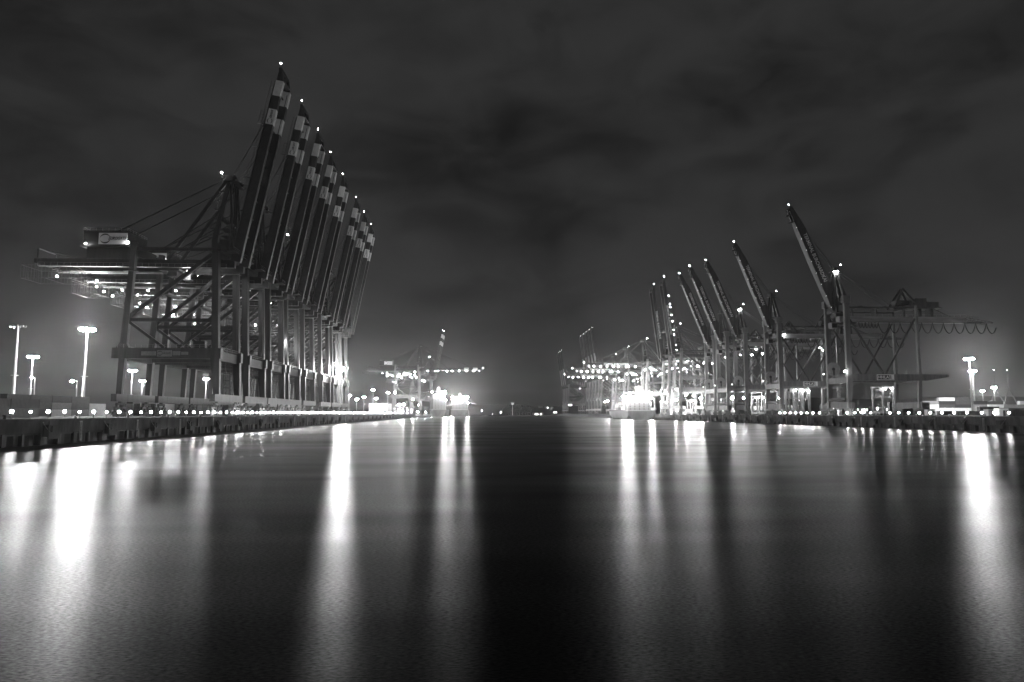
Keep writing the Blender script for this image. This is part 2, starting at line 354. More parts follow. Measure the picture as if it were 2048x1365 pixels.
mast(858.4, 1122, 39.3, 'most distant light mast over the right container stacks', 'l_yard')
mast(200.5, 372, 4.2, 'low lamp post behind the second lettered crane', 'l_yard', arm=True, lr=.35)
# ------------------------------------------------------------------ cranes
def bogie(x, y, parent):
    mb = MB(); L_ = 8.4
    mb.beam((x, y-L_*.28, 4.3), (x, y+L_*.28, 4.3), .8, .8, side=(1, 0, 0)).box(x-.5, x+.5, y-.5, y+.5, 4.2, 5.3)
    for k in (-1, 1):
        yc = y+k*L_*.26; mb.beam((x, yc-L_*.15, 3.1), (x, yc+L_*.15, 3.1), .7, .6, side=(1, 0, 0)).box(x-.3, x+.3, yc-.3, yc+.3, 3, 4.3)
        for j in (-1, 1):
            yt = yc+j*L_*.13; mb.box(x-.3, x+.3, yt-.25, yt+.25, 1.3, 3.1); mb.box(x-.45, x+.45, yt-.95, yt+.95, .75, 1.6)
            for q in (-1, 1): mb.tube((x-.2, yt+q*.5, .42), (x+.2, yt+q*.5, .42), .4, 10); mb.box(x-.3, x+.3, yt+q*.5-.12, yt+q*.5+.12, .4, .9)
            mb.tube((x-.75, yt, 1.5), (x+.75, yt, 1.9), .28, 7)
    return mb.obj('bogie', M['rust'], parent)
def gantry(s, name, label, group, up=79, BL=74, gz=54.9, pz=85, leg='crane_leg', body='crane_dark', boomm='boom_dark', style='eurogate', floods=(), bw=4.4, bd_=1.0):
    """twin-girder ship-to-shore crane, s = +1 when the water is towards +X; local x = s*u"""
    R0 = empty(name, (0, 0, 0), label, 'container crane', group)
    X = lambda u: s*u
    lg, bd, bm_ = M[leg], M[body], M[boomm]
    def bar(nm, p, q, a, b=None, m=bd, **k):
        p = (X(p[0]), p[1], p[2]); q = (X(q[0]), q[1], q[2])
        return MB().beam(p, q, a, b, **k).obj(nm, m, R0)
    U1 = -31.3
    for y in (-10, 10):
        m1 = MB(); m1.beam((X(.2), y, 7.5), (X(-.8), y, 20.5), 1.6, 1.9, 2.0, 3.0).beam((X(-.8), y, 20.5), (X(-2.4), y, gz+4.7), 2.0, 2.3, 1.8, 2.1); m1.obj('leg', lg, R0)
        m2 = MB(); m2.beam((X(U1-.6), y, 7.5), (X(U1-.2), y, 20), 1.5, 1.7, 1.7, 2.0).beam((X(U1-.2), y, 20), (X(U1+1.6), y, gz+5), 1.7, 2.2, 1.5, 1.7); m2.beam((X(U1-.2), y, 23), (X(U1), y, 25), 1.7, 4.4, 1.7, 2.1); m2.obj('leg', lg, R0)
        mb = MB(); x0, x1 = sorted((X(-34.8), X(1.2))); mb.box(x0, x1, y-1.05, y+1.05, 19.6, 23.2); sb = mb.obj('portal_beam', lg, R0)
        rl = MB(); rl.rail((X(-33), y-1, 23.2), (X(-2), y-1, 23.2), 1.2, 2.0, .045); rl.obj('railing', M['steel'], sb)
        bar('tie_beam', (U1+.6, y, 32.8), (-1.4, y, 32.8), .9, 1.2)
        bar('brace', (U1+.6, y, 33.4), (-3.4, y, gz+1), 1.0, 1.3)
        bar('brace', (U1+.6, y, 32.6), (-18, y, 23.3), .8, .9)
        bar('brace', (-1.8, y, 32.6), (-13.4, y, 23.3), .8, .9)
        bar('top_chord', (U1+1.2, y, gz+2.6), (-2.6, y, gz+2.6), .9, 1.1)
    for u, nm in ((0, 'base_beam'), (U1-.6, 'base_beam')):
        mb = MB(); mb.box(*sorted((X(u-.9), X(u+.9))), -13.6, 13.6, 5.1, 7.6); mb.obj(nm, M['crane_light' if leg != 'crane_leg' else 'crane_leg'], R0)
        for y in (-9.2, 9.2): bogie(X(u), y, R0)
    for u in (-.9, U1-.2):
        cb = MB().box(*sorted((X(u-.8), X(u+.8))), -9, 9, 19.2, 22.4).obj('cross_beam', bd, R0)
        rl = MB(); rl.rail((X(u+.9), -9, 22.4), (X(u+.9), 9, 22.4), 1.4, 1.3, .05); rl.obj('railing', M['steel'], cb)
    for u in (-2.4, U1+1.4): MB().box(*sorted((X(u-.9), X(u+.9))), -9.2, 9.2, gz+.3, gz+2.9).obj('cross_beam', bd, R0)
    # trolley girders, walkways
    for y in (-4.5, 4.5):
        g_ = MB().beam((X(-62), y, gz-1.3), (X(2.5), y, gz-1.3), 1.5, 2.7).beam((X(-66), y, gz-.9), (X(-62), y, gz-1.2), 1.2, 1.6, 1.5, 2.6).obj('trolley_girder', bd, R0)
        sg = 1 if y > 0 else -1
        wk = MB(); wk.box(*sorted((X(-64), X(0))), *sorted((y+sg*.8, y+sg*1.8)), gz-2.9, gz-2.75); wk.rail((X(-64), y+sg*1.8, gz-2.8), (X(0), y+sg*1.8, gz-2.8), 1.2, 2.2, .05)
        wk.obj('walkway', M['steel'], g_)
    MB().beam((X(-65.5), -5.3, gz-.8), (X(-65.5), 5.3, gz-.8), 1, 1.4).beam((X(-65), -5, gz-.4), (X(-65), -5, gz+3.6), .3).beam((X(-65), -5, gz+3.6), (X(-50), -5, gz+.1), .22).beam((X(-65), 5, gz-.4), (X(-65), 5, gz+3.6), .3).beam((X(-65), 5, gz+3.6), (X(-50), 5, gz+.1), .22).beam((X(-65), -5, gz+3.6), (X(-65), 5, gz+3.6), .25).obj('tail_frame', bd, R0)
    # hanging service cage under the tail
    cg = MB(); xa, xb = -70, -53.5
    for y in (-5.6, 5.6):
        for z in (gz-2.4, gz-4.6, gz-7): cg.beam((X(xa), y, z), (X(xb), y, z), .14)
        n = 14
        for i in range(n+1):
            u = xa+(xb-xa)*i/n; cg.beam((X(u), y, gz-7), (X(u), y, gz-2.0), .11)
        cg.beam((X(xb), y, gz-2.4), (X(xb+7), y, gz-7), .16)
    for u in (xa, xb, (xa+xb)/2):
        for z in (gz-2.4, gz-7): cg.beam((X(u), -5.6, z), (X(u), 5.6, z), .14)
    for i in range(9): cg.beam((X(xa), -5.6+1.4*i, gz-7), (X(xa), -5.6+1.4*i, gz-2.4), .11)
    cg.obj('service_cage', M['crane_leg'], R0)
    # trolley with cabin and spreader parked over the landside part
    tr = MB().box(*sorted((X(-24), X(-17))), -4.4, 4.4, gz-3.6, gz-2.9).box(*sorted((X(-22), X(-18.6))), -2.2, 2.2, gz-5.2, gz-3.55).obj('trolley', bd, R0)
    MB().box(*sorted((X(-16.9), X(-14.2))), -1.3, 1.3, gz-6.4, gz-3.4, M['crane_light']).box(*sorted((X(-14.19), X(-14.12))), -1.1, 1.1, gz-6, gz-4.2, M['glass']).box(*sorted((X(-16.9), X(-14))), -1.2, 1.2, gz-3.42, gz-3.2, M['crane_dark']).obj('cabin', None, tr)
    sp = MB().box(*sorted((X(-21.6), X(-19.4))), -6, 6, gz-12.4, gz-11.8)
    for yy in (-2, 2):
        for uu in (-21.3, -19.7): sp.beam((X(uu), yy, gz-11.9), (X(uu), yy*.8, gz-5), .09)
    sp.obj('spreader', M['crane_dark'], tr)
    # machinery house
    hz = gz+4.3; x0, x1 = sorted((X(-48.8), X(-34)))
    hs = MB().box(x0, x1, -7, 7, hz, hz+5).box(x0-.2, x1+.2, -7.2, 7.2, hz+5, hz+5.3).box(x0-.6, x1+.6, -7.8, 7.8, hz-.4, hz).box(x0+3, x0+5.5, -2, 2, hz+5.3, hz+6.2)
    for u in (-47, -36):
        for y in (-4.5, 4.5): hs.box(*sorted((X(u-.4), X(u+.4))), y-.4, y+.4, gz-.1, hz)
    hs.box(x0+.5, x1+4.5*s if s > 0 else x1-.5, -5.4, 5.4, gz+.06, hz-.42)
    hs = hs.obj('machinery_house', bd, R0)
    rl = MB()
    for y in (-7.1, 7.1): rl.rail((x0, y, hz+5.3), (x1, y, hz+5.3), 1.1, 2, .05)
    rl.rail((x0, -7.1, hz+5.3), (x0, 7.1, hz+5.3), 1.1, 2, .05).rail((x1, -7.1, hz+5.3), (x1, 7.1, hz+5.3), 1.1, 2, .05)
    rl.obj('railing', M['steel'], hs)
    if style == 'eurogate':
        sx = sorted((X(-43.6), X(-33.9)))
        pn = MB().box(sx[0], sx[1], -7.14, -7.02, hz+.5, hz+4.5).obj('sign', M['white'], hs)
        text('EUROGATE', 1.7, M['black'], (1, 0, 0), (0, -1, 0), (sx[0]+6.3, -7.25, hz+2.5), pn, shear=.35, wide=6.2, bold=.01)
        emblem(M['black'], 1.75, (1, 0, 0), (0, -1, 0), (sx[0]+2.2, -7.17, hz+2.5), pn)
        # plates on the portal beam
        for a, b_, z0, z1 in ((-25, -20.2, 20.6, 22), (-19.8, -15.0, 20.3, 22.4), (-14.7, -12.2, 20.7, 22.1), (-11.9, -9.6, 20.9, 21.9)):
            pl = MB().box(*sorted((X(a), X(b_))), -11.2, -11.05, z0, z1).obj('plate', M['steel'], R0)
            if b_ == -15.0:
                text('EUROGATE', .8, M['black'], (1, 0, 0), (0, -1, 0), (X(-16.8), -11.22, 21.35), pn, shear=.3, wide=3, bold=.01); emblem(M['black'], .8, (1, 0, 0), (0, -1, 0), (X(-18.8), -11.23, 21.35), pn)
    # pylon
    pt = -1.0
    for y in (-1, 1):
        m1 = MB().beam((X(-2.4), y*10, gz+3), (X(-3.2), y*9.4, gz+6.4), 1.8, 2.4, 1.2, 1.5).beam((X(-3.2), y*9.4, gz+6.2), (X(pt), y*3.8, pz), 1.1, 1.4, .9, 1.1)
        m1.obj('pylon_column', bd, R0)
        bar('pylon_strut', (1.5, y*4.6, gz+1), (pt+.4, y*3.8, pz-2), .5, .6)
    mb = MB().box(*sorted((X(pt-1.3), X(pt+1.3))), -4.8, 4.8, pz-.8, pz+.9).box(*sorted((X(pt-2.6), X(pt+2.4))), -5.2, 5.2, pz-1.2, pz-.95)
    for y in (-3.8, 3.8): mb.tube((X(pt+1.4), y-.4, pz+.4), (X(pt+1.4), y+.4, pz+.4), 1.1, 12); mb.beam((X(pt-2.4), y, pz-1), (X(pt-2.4), y, pz+1.2), .15)
    mb.rail((X(pt-2.5), -5, pz-.95), (X(pt-2.5), 5, pz-.95), 1.2, 2.5, .06); mb.obj('pylon_head', bd, R0)
    bar('pylon_tie', (-2.1, -7.6, gz+15), (-2.1, 7.6, gz+15), .6, .6)
    # zigzag ladder up the pylon
    ld = MB()
    for i in range(6):
        z = gz+7+i*3.6; f_ = i/6; yy = -9.2+5.1*f_; uu = -3.4+1.6*f_
        ld.box(*sorted((X(uu-2.2), X(uu-.4))), yy-.6, yy+.6, z, z+.12); ld.beam((X(uu-.5), yy, z+.05), (X(uu+.3), yy, z+.05), .2)
        ld.beam((X(uu-2), yy+(.4 if i % 2 else -.4), z), (X(uu-.8), yy+.9-(.4 if i % 2 else -.4), z+3.6), .3, .1); ld.rail((X(uu-2.2), yy-.6, z+.1), (X(uu-.4), yy-.6, z+.1), 1, 1, .04)
    ld.obj('ladder', M['crane_dark'], R0)
    # stays
    for y in (-4.4, 4.4):
        bar('backstay', (pt-.8, y, pz-1), (-21, y, gz+.1), .6, 1.1)
        bar('backstay', (pt-1, y*.9, pz), (-40, y, hz+5), .28, .4)
        bar('backstay', (-2.8, y*1.9, gz+15.5), (-24.5, y, gz+3), .3, .35)
        bar('backstay', (-2.8, y*2, gz+10.5), (-20, y, gz+2), .3, .35)
    # boom
    a = math.radians(up); H_ = Vector((X(2.6), 0, gz-.4)); D = Vector((s*math.cos(a), 0, math.sin(a))); Nn = Vector((-s*math.sin(a), 0, math.cos(a)))   # Nn: upper side
    at = lambda t_, y=0, n_=0: tuple(H_+D*t_+Nn*n_+Vector((0, y, 0)))
    dep = lambda t_: (3.5-1.0*t_/BL)*bd_
    if style == 'eurogate': segs = [(0, BL*.705, bm_), (BL*.705, BL*.785, M['white']), (BL*.785, BL*.855, M['crane_leg']), (BL*.855, BL*.935, M['white']), (BL*.935, BL, bm_)]
    elif style == 'half': segs = [(0, BL*.05, bm_), (BL*.05, BL*.50, M['c3']), (BL*.50, BL, bm_)]
    else: segs = [(0, BL, bm_)]
    for y in (-bw, bw):
        g = MB()
        for t0, t1, m_ in segs:
            e = .06 if m_ is M['white'] else 0
            if t1 == BL: g.beam(at(t0, y), at(BL-5, y), 1.8*bd_, dep(t0), 1.8*bd_, dep(t1), m=m_).beam(at(BL-5, y), at(BL, y, .8), 1.8*bd_, dep(t1), 1.5, .7, m=m_)
            else: g.beam(at(t0, y), at(t1, y), 1.8*bd_+e, dep(t0)+e, 1.8*bd_+e, dep(t1)+e, m=m_)
        go = g.obj('boom_girder', None, R0)
        if style == 'eurogate' and y < 0:
            dd = D if s > 0 else -D; n_ = (0, -1, 0)
            text('EUROGATE', 1.1, M['black'], dd, n_, at(BL*.758, y-.98), go, shear=.3, wide=BL*.042, bold=.02)
            emblem(M['black'], .95, dd, n_, at(BL*.722, y-.97), go)
        elif style == 'burchard' and y < 0:
            dd = -D if s < 0 else D
            if s < 0 and up < 30: dd = -D
            text('TERMINAL BURCHARDKAI', 2.6, M['white'], dd, (0, -1, 0), at(BL*.46, y-.96), go, wide=26, bold=.03)
    ties = MB(); k = 9
    for i in range(k+1):
        t_ = 4+(BL-12)*i/k; ties.beam(at(t_, -bw, .6), at(t_, bw, .6), .4, .5)
    ties.beam(at(3, -bw+1, -.9), at(BL-6, -bw+1, -.6), .12, .2).beam(at(3, bw-1, -.9), at(BL-6, bw-1, -.6), .12, .2)
    ties.obj('boom_tie', bm_, R0)
    MB().beam(at(BL-.4, -bw-.8, .8), at(BL-.4, bw+.8, .8), 1.1, 1.3).beam(at(BL-4.2, -bw-.1, -.6), at(BL-4.2, bw+.1, -.6), 1.6, .4).beam(at(BL-.3, -bw-.2, .9), at(BL+1.8, -bw-.2, 1.4), .5, .6, .1, .1).beam(at(BL-4.4, 0, -.6), at(BL-.2, 0, .8), .5).beam(at(BL-3, -bw+.9, 0), at(BL-1, bw-.9, .5), .3).beam(at(BL-3, bw-.9, 0), at(BL-1, -bw+.9, .5), .3).obj('boom_tip', bm_, R0)
    wk = MB(); sgn = -1
    wk.beam(at(2, sgn*(bw+.5), dep(0)*.5+.1), at(BL*.93, sgn*(bw+.5), dep(BL)*.5+.4), 1.0, .1)
    n = int(BL/3)
    for i in range(n):
        t_ = 2+(BL*.93-2)*i/n; o_ = dep(t_)*.5+.1+.3*t_/BL; wk.beam(at(t_, sgn*(bw+.9), o_), at(t_, sgn*(bw+.9), o_+1.1), .09)
    wk.beam(at(2, sgn*(bw+.9), dep(0)*.5+1.2), at(BL*.93, sgn*(bw+.9), dep(BL)*.5+1.5), .09)
    for t_ in (BL*.42, BL*.58, BL*.70): wk.beam(at(t_, sgn*(bw+.6), 1.6), at(t_, sgn*(bw+.6), 4.2), .9, .15)
    for j in range(5): wk.beam(at(BL*(.7+.016*j), sgn*(bw+.8), 1.5), at(BL*(.7+.016*j), sgn*(bw+.8), 3.9), .1)
    for nn_ in (2.6, 3.9): wk.beam(at(BL*.70, sgn*(bw+.8), nn_), at(BL*.77, sgn*(bw+.8), nn_), .1)
    wk.obj('boom_walkway', M['crane_dark'], R0)
    ph = (X(pt+.6), 0, pz)
    for y in (-3.9, 3.9):
        if up > 40:
            bar('forestay', (pt+.9, y, pz+.6), tuple((s*at(BL*.70, 0, 2.2)[0], y*1.1, at(BL*.70, 0, 2.2)[2])), .16, .2)
            bar('forestay', (pt+.9, y*.6, pz+.6), tuple((s*at(BL*.78, 0, 1.8)[0], y*.9, at(BL*.78, 0, 1.8)[2])), .1, .12)
            bar('forestay', (pt+1.4, y*.8, pz-.4), tuple((s*at(BL*.38, 0, 1.8)[0], y*.95, at(BL*.38, 0, 1.8)[2])), .16, .2)
        else:
            bar('forestay', (pt+.9, y, pz+.2), tuple((s*at(BL*.86, 0, 1.4)[0], y*1.1, at(BL*.86, 0, 1.4)[2])), .3, .4)
            bar('forestay', (pt+.9, y, pz-.6), tuple((s*at(BL*.42, 0, 1.6)[0], y*1.1, at(BL*.42, 0, 1.6)[2])), .3, .45)
    for y in (-10, 10):
        o_ = 1 if y > 0 else -1
        for (uc, zc) in ((U1+1.2, 49.3), (-2.3, gz+2.0)):
            lp = MB().box(*sorted((X(uc-2.2), X(uc-1.0))), y-1.6, y+1.6, zc, zc+.15).box(*sorted((X(uc+1.0), X(uc+2.4))), y-1.6, y+1.6, zc, zc+.15).box(*sorted((X(uc-2.2), X(uc+2.4))), *sorted((y+o_*1.1, y+o_*2.2)), zc+.15, zc+.28)
            lp.rail((X(uc-2.2), y+o_*2.1, zc+.28), (X(uc+2.4), y+o_*2.1, zc+.28), 1.1, 1.5, .05); lp.obj('leg_platform', M['crane_dark'], R0)
        MB().beam((X(-.2), y-o_*1.6, 23.3), (X(-1.4), y-o_*1.6, gz+2), .7, .12).beam((X(-.2), y-o_*1.0, 40), (X(-.2), y-o_*1.7, 40), .2).obj('ladder', M['crane_dark'], R0)
    hp = MB().box(*sorted((X(1.4), X(4.0))), -11, 11, gz+2.1, gz+2.3).box(*sorted((X(-1.4), X(1.5))), -9.2, 9.2, gz+2.12, gz+2.28); hp.rail((X(4), -11, gz+2.3), (X(4), 11, gz+2.3), 1.2, 1.6, .06); hp.obj('hinge_platform', M['crane_dark'], R0)
    for y, u in ((-2.6, .8), (-1.6, 1.2), (1.6, .8), (2.8, 1.2)):
        bar('hoist_rope', (u-1.2, y, pz-.9), (u-1.6, y, gz+2.3), .22, .22)
    hw = MB().box(*sorted((X(-4.5), X(-.5))), -3.2, 3.2, gz+2.35, gz+5.2).box(*sorted((X(-4.2), X(-1))), -2.5, 2.5, gz+5.1, gz+8.2)
    for zz in (9.5, 12, 15): hw.box(*sorted((X(-3.9), X(-1.1))), -2.6, 2.6, gz+zz, gz+zz+.2)
    for uu, yy in ((-3.9, -2.6), (-1.1, -2.6), (-3.9, 2.6), (-1.1, 2.6)): hw.beam((X(uu), yy, gz+8), (X(uu), yy, gz+16.2), .16)
    hw.obj('rope_tower', M['crane_dark'], R0)
    # stair tower inside the waterside legs
    st = MB()
    for i in range(5):
        z = 7.7+i*2.6; st.box(*sorted((X(-3.8), X(-1.6))), 6.4, 8.6, z, z+.12); st.beam((X(-3.6), 6.6+1.8*(i % 2), z), (X(-3.6), 8.4-1.8*(i % 2), z+2.6), .5, .1)
    for uu, yy in ((-3.8, 6.4), (-1.6, 6.4), (-3.8, 8.6), (-1.6, 8.6)): st.beam((X(uu), yy, 7.6), (X(uu), yy, 20), .12)
    st.obj('stair', M['crane_dark'], R0)
    MB().box(*sorted((X(-8.8), X(-4.8))), -9.4, -7.4, 23.25, 25.8).box(*sorted((X(-9.6), X(-4))), -10, -7, 23.22, 23.35).obj('equipment_hut', bd, R0)
    # lamps
    wl = .25 if style != 'half' else .3; wm_ = 'l_mid' if style != 'half' else 'l_dim'
    lamp(R0, at(BL+2.2, -4.6, 1.4), wl, wm_, 'warning_lamp')
    if style == 'burchard': lamp(R0, (X(pt-2.6), -4.9, pz+1.9), .3, 'l_small', 'warning_lamp')
    for (u, y, z, r, m_) in floods: lamp(R0, (X(u), y, z), r, m_, 'floodlight')
    if up < 30:
        rl_ = random.Random(5)
        for i in range(9): lamp(R0, at(6+(BL-10)*(i+rl_.uniform(-.35, .35))/8, -4.9, -2.4), rl_.uniform(.28, .6), rl_.choice(['l_mid', 'l_mid', 'l_small']), 'floodlight')
        for i in range(7): lamp(R0, (X(-4-7*i-rl_.uniform(0, 4)), rl_.choice([-5, 4]), gz-3.6-rl_.uniform(0, 3)), rl_.uniform(.25, .5), rl_.choice(['l_mid', 'l_small']), 'floodlight')
    return R0
EG = 'tall dark container cranes with raised booms along the left quay'
euro = gantry(1, 'container_crane', 'x', EG, up=78.9, BL=73.2,
    floods=((-47.2, -8.3, 59.6, .3, 'l_small'), (-33.2, -7.8, 60.2, .42, 'l_small'), (-58, -5, 48.6, .34, 'l_small'), (-50, 4.9, 49, .34, 'l_small')))
EY = [246.5, 276.5, 305, 332, 363, 402, 431.5, 460]
ELB = ['nearest and tallest of the dark cranes with raised striped boom, big sign at its left', 'dark crane with raised striped boom, second of the left row from the camera']+[f'dark crane with raised striped boom, {ORD[i]} of the left row from the camera' for i in range(2, 7)]+['farthest of the eight dark cranes with raised striped booms on the left quay']
cr_l = []
for i, y in enumerate(EY):
    o = euro if i == 0 else dup(euro)
    o.location = (-88.3, y, DZ); o['label'] = ELB[i]; cr_l.append(o)
# lit floodlights that only some of the cranes carry
XT = {0: [(-13, -4.9, 50.6, .5, 'l_mid'), (-13.8, -4.9, 50.8, .4, 'l_mid'), (-3.6, -4.9, 86.9, .36, 'l_mid')],
      1: [(-60, 5.2, 48.6, .3, 'l_mid'), (-56, 4.6, 51, .3, 'l_mid'), (-4, -4.5, 51, .4, 'l_mid'), (-62, -3, 50.8, .32, 'l_mid'), (-45, 3, 50.6, .32, 'l_mid'), (-34, 3, 50.6, .32, 'l_mid')],
      2: [(-60, 5, 48.6, .35, 'l_yard'), (-47, 5, 48.6, .35, 'l_yard'), (-40, 5, 50.6, .35, 'l_mid'), (-2, -6, 49, .4, 'l_mid'), (-53, -4, 51, .35, 'l_mid')],
      3: [(-3.6, -4.9, 86.9, .3, 'l_mid'), (-60, 5, 48.6, .4, 'l_yard'), (-47, 5, 48.6, .35, 'l_mid'), (-2.9, -11.5, 34, .5, 'l_yard'), (-30, 5, 50.6, .35, 'l_mid'), (-20, 4, 44, .35, 'l_mid')],
      4: [(-62, 5, 48.6, .35, 'l_mid'), (-50, 5, 48.6, .35, 'l_mid'), (-4, -3, 24.5, .35, 'l_mid'), (-15, -3, 44, .35, 'l_mid')],
      5: [(-62, 5, 48.6, .35, 'l_mid'), (-40, 5, 48.6, .35, 'l_mid'), (-20, -3, 44, .35, 'l_mid')],
      6: [(4.6, -3, 28.5, .75, 'l_star'), (-40, 5, 48.6, .35, 'l_mid')], 7: [(-20, 5, 48.6, .35, 'l_mid')]}
for i, ls in XT.items():
    for (u, y, z, r, m_) in ls: lamp(cr_l[i], (u, y, z), r, m_, 'floodlight', 2)
# two larger cranes farther on
big = gantry(1, 'container_crane', 'large crane with its boom lowered over the water beyond the row of dark cranes', 'larger cranes farther along the left quay', up=0.5, BL=72, leg='crane_light', pz=84,
    floods=tuple((-2-2.6*i, random.choice((-5, 0, 4)), 44+random.uniform(0, 6), random.uniform(.25, .55), 'l_mid') for i in range(16))+((-30, -9, 26, .8, 'l_yard'), (-8, -9, 18, .8, 'l_yard')))
big.scale = (1.26,)*3; big.location = (-88, 1062, DZ)
b2 = dup(euro, (-77.5, 1165, DZ), 'crane with raised striped boom standing behind the large lowered-boom crane', sc_=1.11); b2['group'] = 'larger cranes farther along the left quay'
b3 = dup(euro, (-77, 1195, DZ), 'hindmost striped-boom crane, its tip just right of the one before it', sc_=1.12); b3['group'] = 'larger cranes farther along the left quay'
# right: lettered cranes with single box booms
def mono(label, group):
    R0 = empty('container_crane', (0, 0, 0), label, 'container crane', group)
    lg, bd = M['crane_light'], M['crane_leg']
    B = lambda nm, p, q, a, b=None, m=bd, **k: MB().beam(p, q, a, b, **k).obj(nm, m, R0)
    # local x towards land (+), z from the deck; origin on the waterside rail
    for y in (-9, 9):
        MB().beam((-.7, y, 3.6), (0, y, 16), 1.5, 1.7, 1.6, 2.4).beam((0, y, 16), (.2, y, 53), 1.6, 2.4, 1.6, 2.4).box(-1.6, 1.9, y-1.2, y+1.2, 53, 56.4).obj('leg', lg, R0)
        MB().beam((33, y, 3.6), (33.9, y, 18), 1.3, 1.5, 1.3, 1.5).beam((33.9, y, 18), (34, y, 52), 1.3, 1.3, 1.1, 1.0).obj('leg', lg, R0)
        s_ = MB().box(-.4, 36.6, y-1.02, y+1.02, 16.3, 19.4); s_.add([(36.6, y-1, 16.3), (36.6, y+1, 16.3), (47.4, y+1, 18.1), (47.4, y-1, 18.1), (36.6, y-1, 19.4), (36.6, y+1, 19.4), (47.4, y+1, 19.2), (47.4, y-1, 19.2)],
            [(0, 1, 2, 3), (7, 6, 5, 4), (0, 3, 7, 4), (1, 5, 6, 2), (3, 2, 6, 7), (0, 4, 5, 1)]); s_ = s_.obj('portal_beam', lg, R0)
        rl = MB(); rl.rail((1, y-1, 19.4), (47, y-1, 19.4), 1.0, 3, .035); rl.obj('railing', M['steel'], s_)
        B('brace', (1.6, y, 45), (16.6, y, 19.6), .6, .8); B('brace', (33.2, y, 45.6), (17.6, y, 19.6), .6, .8)
        B('top_chord', (1, y*.96, 51), (34, y*.96, 51), .6, .6)
    for u in (-.2, 33.4):
        MB().box(u-.9, u+.9, -11.6, 11.6, 3.4, 6.4).obj('base_beam', bd, R0)
        for y in (-7.6, 7.6):
            mb = MB(); x = u
            mb.box(x-.4, x+.4, y-3.6, y+3.6, 2.4, 3.38)
            for q in (-2.7, -.9, .9, 2.7): mb.box(x-.4, x+.4, y+q-.7, y+q+.7, .7, 2.0).box(x-.25, x+.25, y+q-.2, y+q+.2, 1.9, 2.5).tube((x-.25, y+q-.4, .4), (x+.25, y+q-.4, .4), .38, 9).tube((x-.25, y+q+.4, .4), (x+.25, y+q+.4, .4), .38, 9).tube((x-.8, y+q, 1.2), (x+.8, y+q, 1.5), .3, 7)
            mb.obj('bogie', M['rust'], R0)
    cb = MB().box(-1.1, .9, -8, 8, 15.4, 18.2).obj('cross_beam', bd, R0)
    rl = MB(); rl.rail((-1.2, -8, 18.2), (-1.2, 8, 18.2), 1.2, 1.6, .05); rl.obj('railing', M['steel'], cb)
    pf = MB().box(-1.9, .9, -7.8, 7.8, 6.6, 6.8)
    for i in range(27): pf.beam((-1.9, -7.8+.6*i, 6.7), (-1.9, -7.6+.6*i, 8.3), .14)
    pf.box(-1.95, -1.85, -7.8, 7.8, 8.2, 8.4).box(-1.95, -1.85, -7.8, 7.8, 7.2, 8.0).obj('platform', M['crane_dark'], R0)
    MB().box(33, 34.8, -8, 8, 15.6, 18).obj('cross_beam', bd, R0)
    MB().box(-.6, 1.2, -9, 9, 49.6, 52.6).obj('cross_beam', bd, R0); MB().box(33, 34.6, -8.6, 8.6, 51.4, 53).obj('cross_beam', bd, R0)
    # box girder with lattice tail
    g = MB().box(.8, 64, -1.8, 1.8, 45, 47.7).obj('trolley_girder', M['girder'], R0)
    hg = MB()
    for x in (8, 20, 33.8): hg.box(x-.3, x+.3, -.5, .5, 47.7, 51.4).box(x-.3, x+.3, -8.2, 8.2, 51.35, 51.9)
    hg.obj('hanger', bd, R0)
    rl = MB().rail((1, -1.8, 47.7), (64, -1.8, 47.7), 1.1, 3, .04); rl.obj('railing', M['steel'], g)
    tl = MB(); pts = [(64+1.9*i) for i in range(8)]
    for y in (-1.8, 1.8):
        tl.beam((63.9, y, 47.4), (77, y, 45.2), .25).beam((63.9, y, 45.2), (77, y, 44.6), .3)
        for i, x in enumerate(pts[:-1]): zt = lambda q: 47.4-(q-64)*.17; tl.beam((x, y, 45.1), (x+1.9, y, zt(x+1.9)), .14).beam((x+1.9, y, zt(x+1.9)), (x+1.9, y, 44.9), .14)
    for x in pts: tl.beam((x, -1.8, 45), (x, 1.8, 45), .15)
    tl.rail((60, -1.7, 47.6), (70, -1.7, 46.6), 1.1, 1.5, .05); tl.obj('tail_truss', bd, R0)
    # festoon cable in hanging loops
    pts = []; x = 10
    while x < 74:
        wd = 1.6 if x < 19 else 5.4; dp = 2.6 if x < 19 else 5.0
        for i in range(10):
            t_ = i/10; pts.append((x+wd*t_, -2.0, 44.7-dp*(1-(2*t_-1)**2)**.8))
        x += wd
    MB().box(9, 75, -2.1, -1.9, 44.8, 44.96).path(pts, .23).obj('festoon_cable', M['black'], R0)
    # winch houses and rear frame
    MB().box(38, 43.4, -3.5, 3.5, 52, 56.5).box(43.4, 49.6, -3.2, 3.2, 52.2, 54.8).box(36, 50.4, -4, 4, 51.6, 52).box(40, 41.6, -2, 2, 47.7, 51.6).box(46, 47.4, -2, 2, 47.7, 51.6).obj('machinery_house', bd, R0)
    B('house_strut', (47.5, -1, 52), (56.5, -1, 47.8), .4)
    for y in (-3.2, 3.2):
        MB().beam((33.4, y*.3, 61.6), (27.6, y, 51.6), .7, .9).beam((33.4, y*.3, 61.6), (38.6, y, 53.2), .7, .9).obj('rear_frame', bd, R0)
    MB().box(29, 35.5, -2.4, 2.4, 53.4, 55.6).box(29, 35.5, -.3, .3, 51.4, 53.42).obj('winch', bd, R0)
    # front block and pylon
    MB().box(.9, 5.2, -3, 3, 49, 53.4).box(-1.4, 1, -3.4, 3.4, 49.4, 52.4).box(-1.2, 4.2, -2.4, 2.4, 47.65, 49.05).obj('hinge_block', bd, R0)
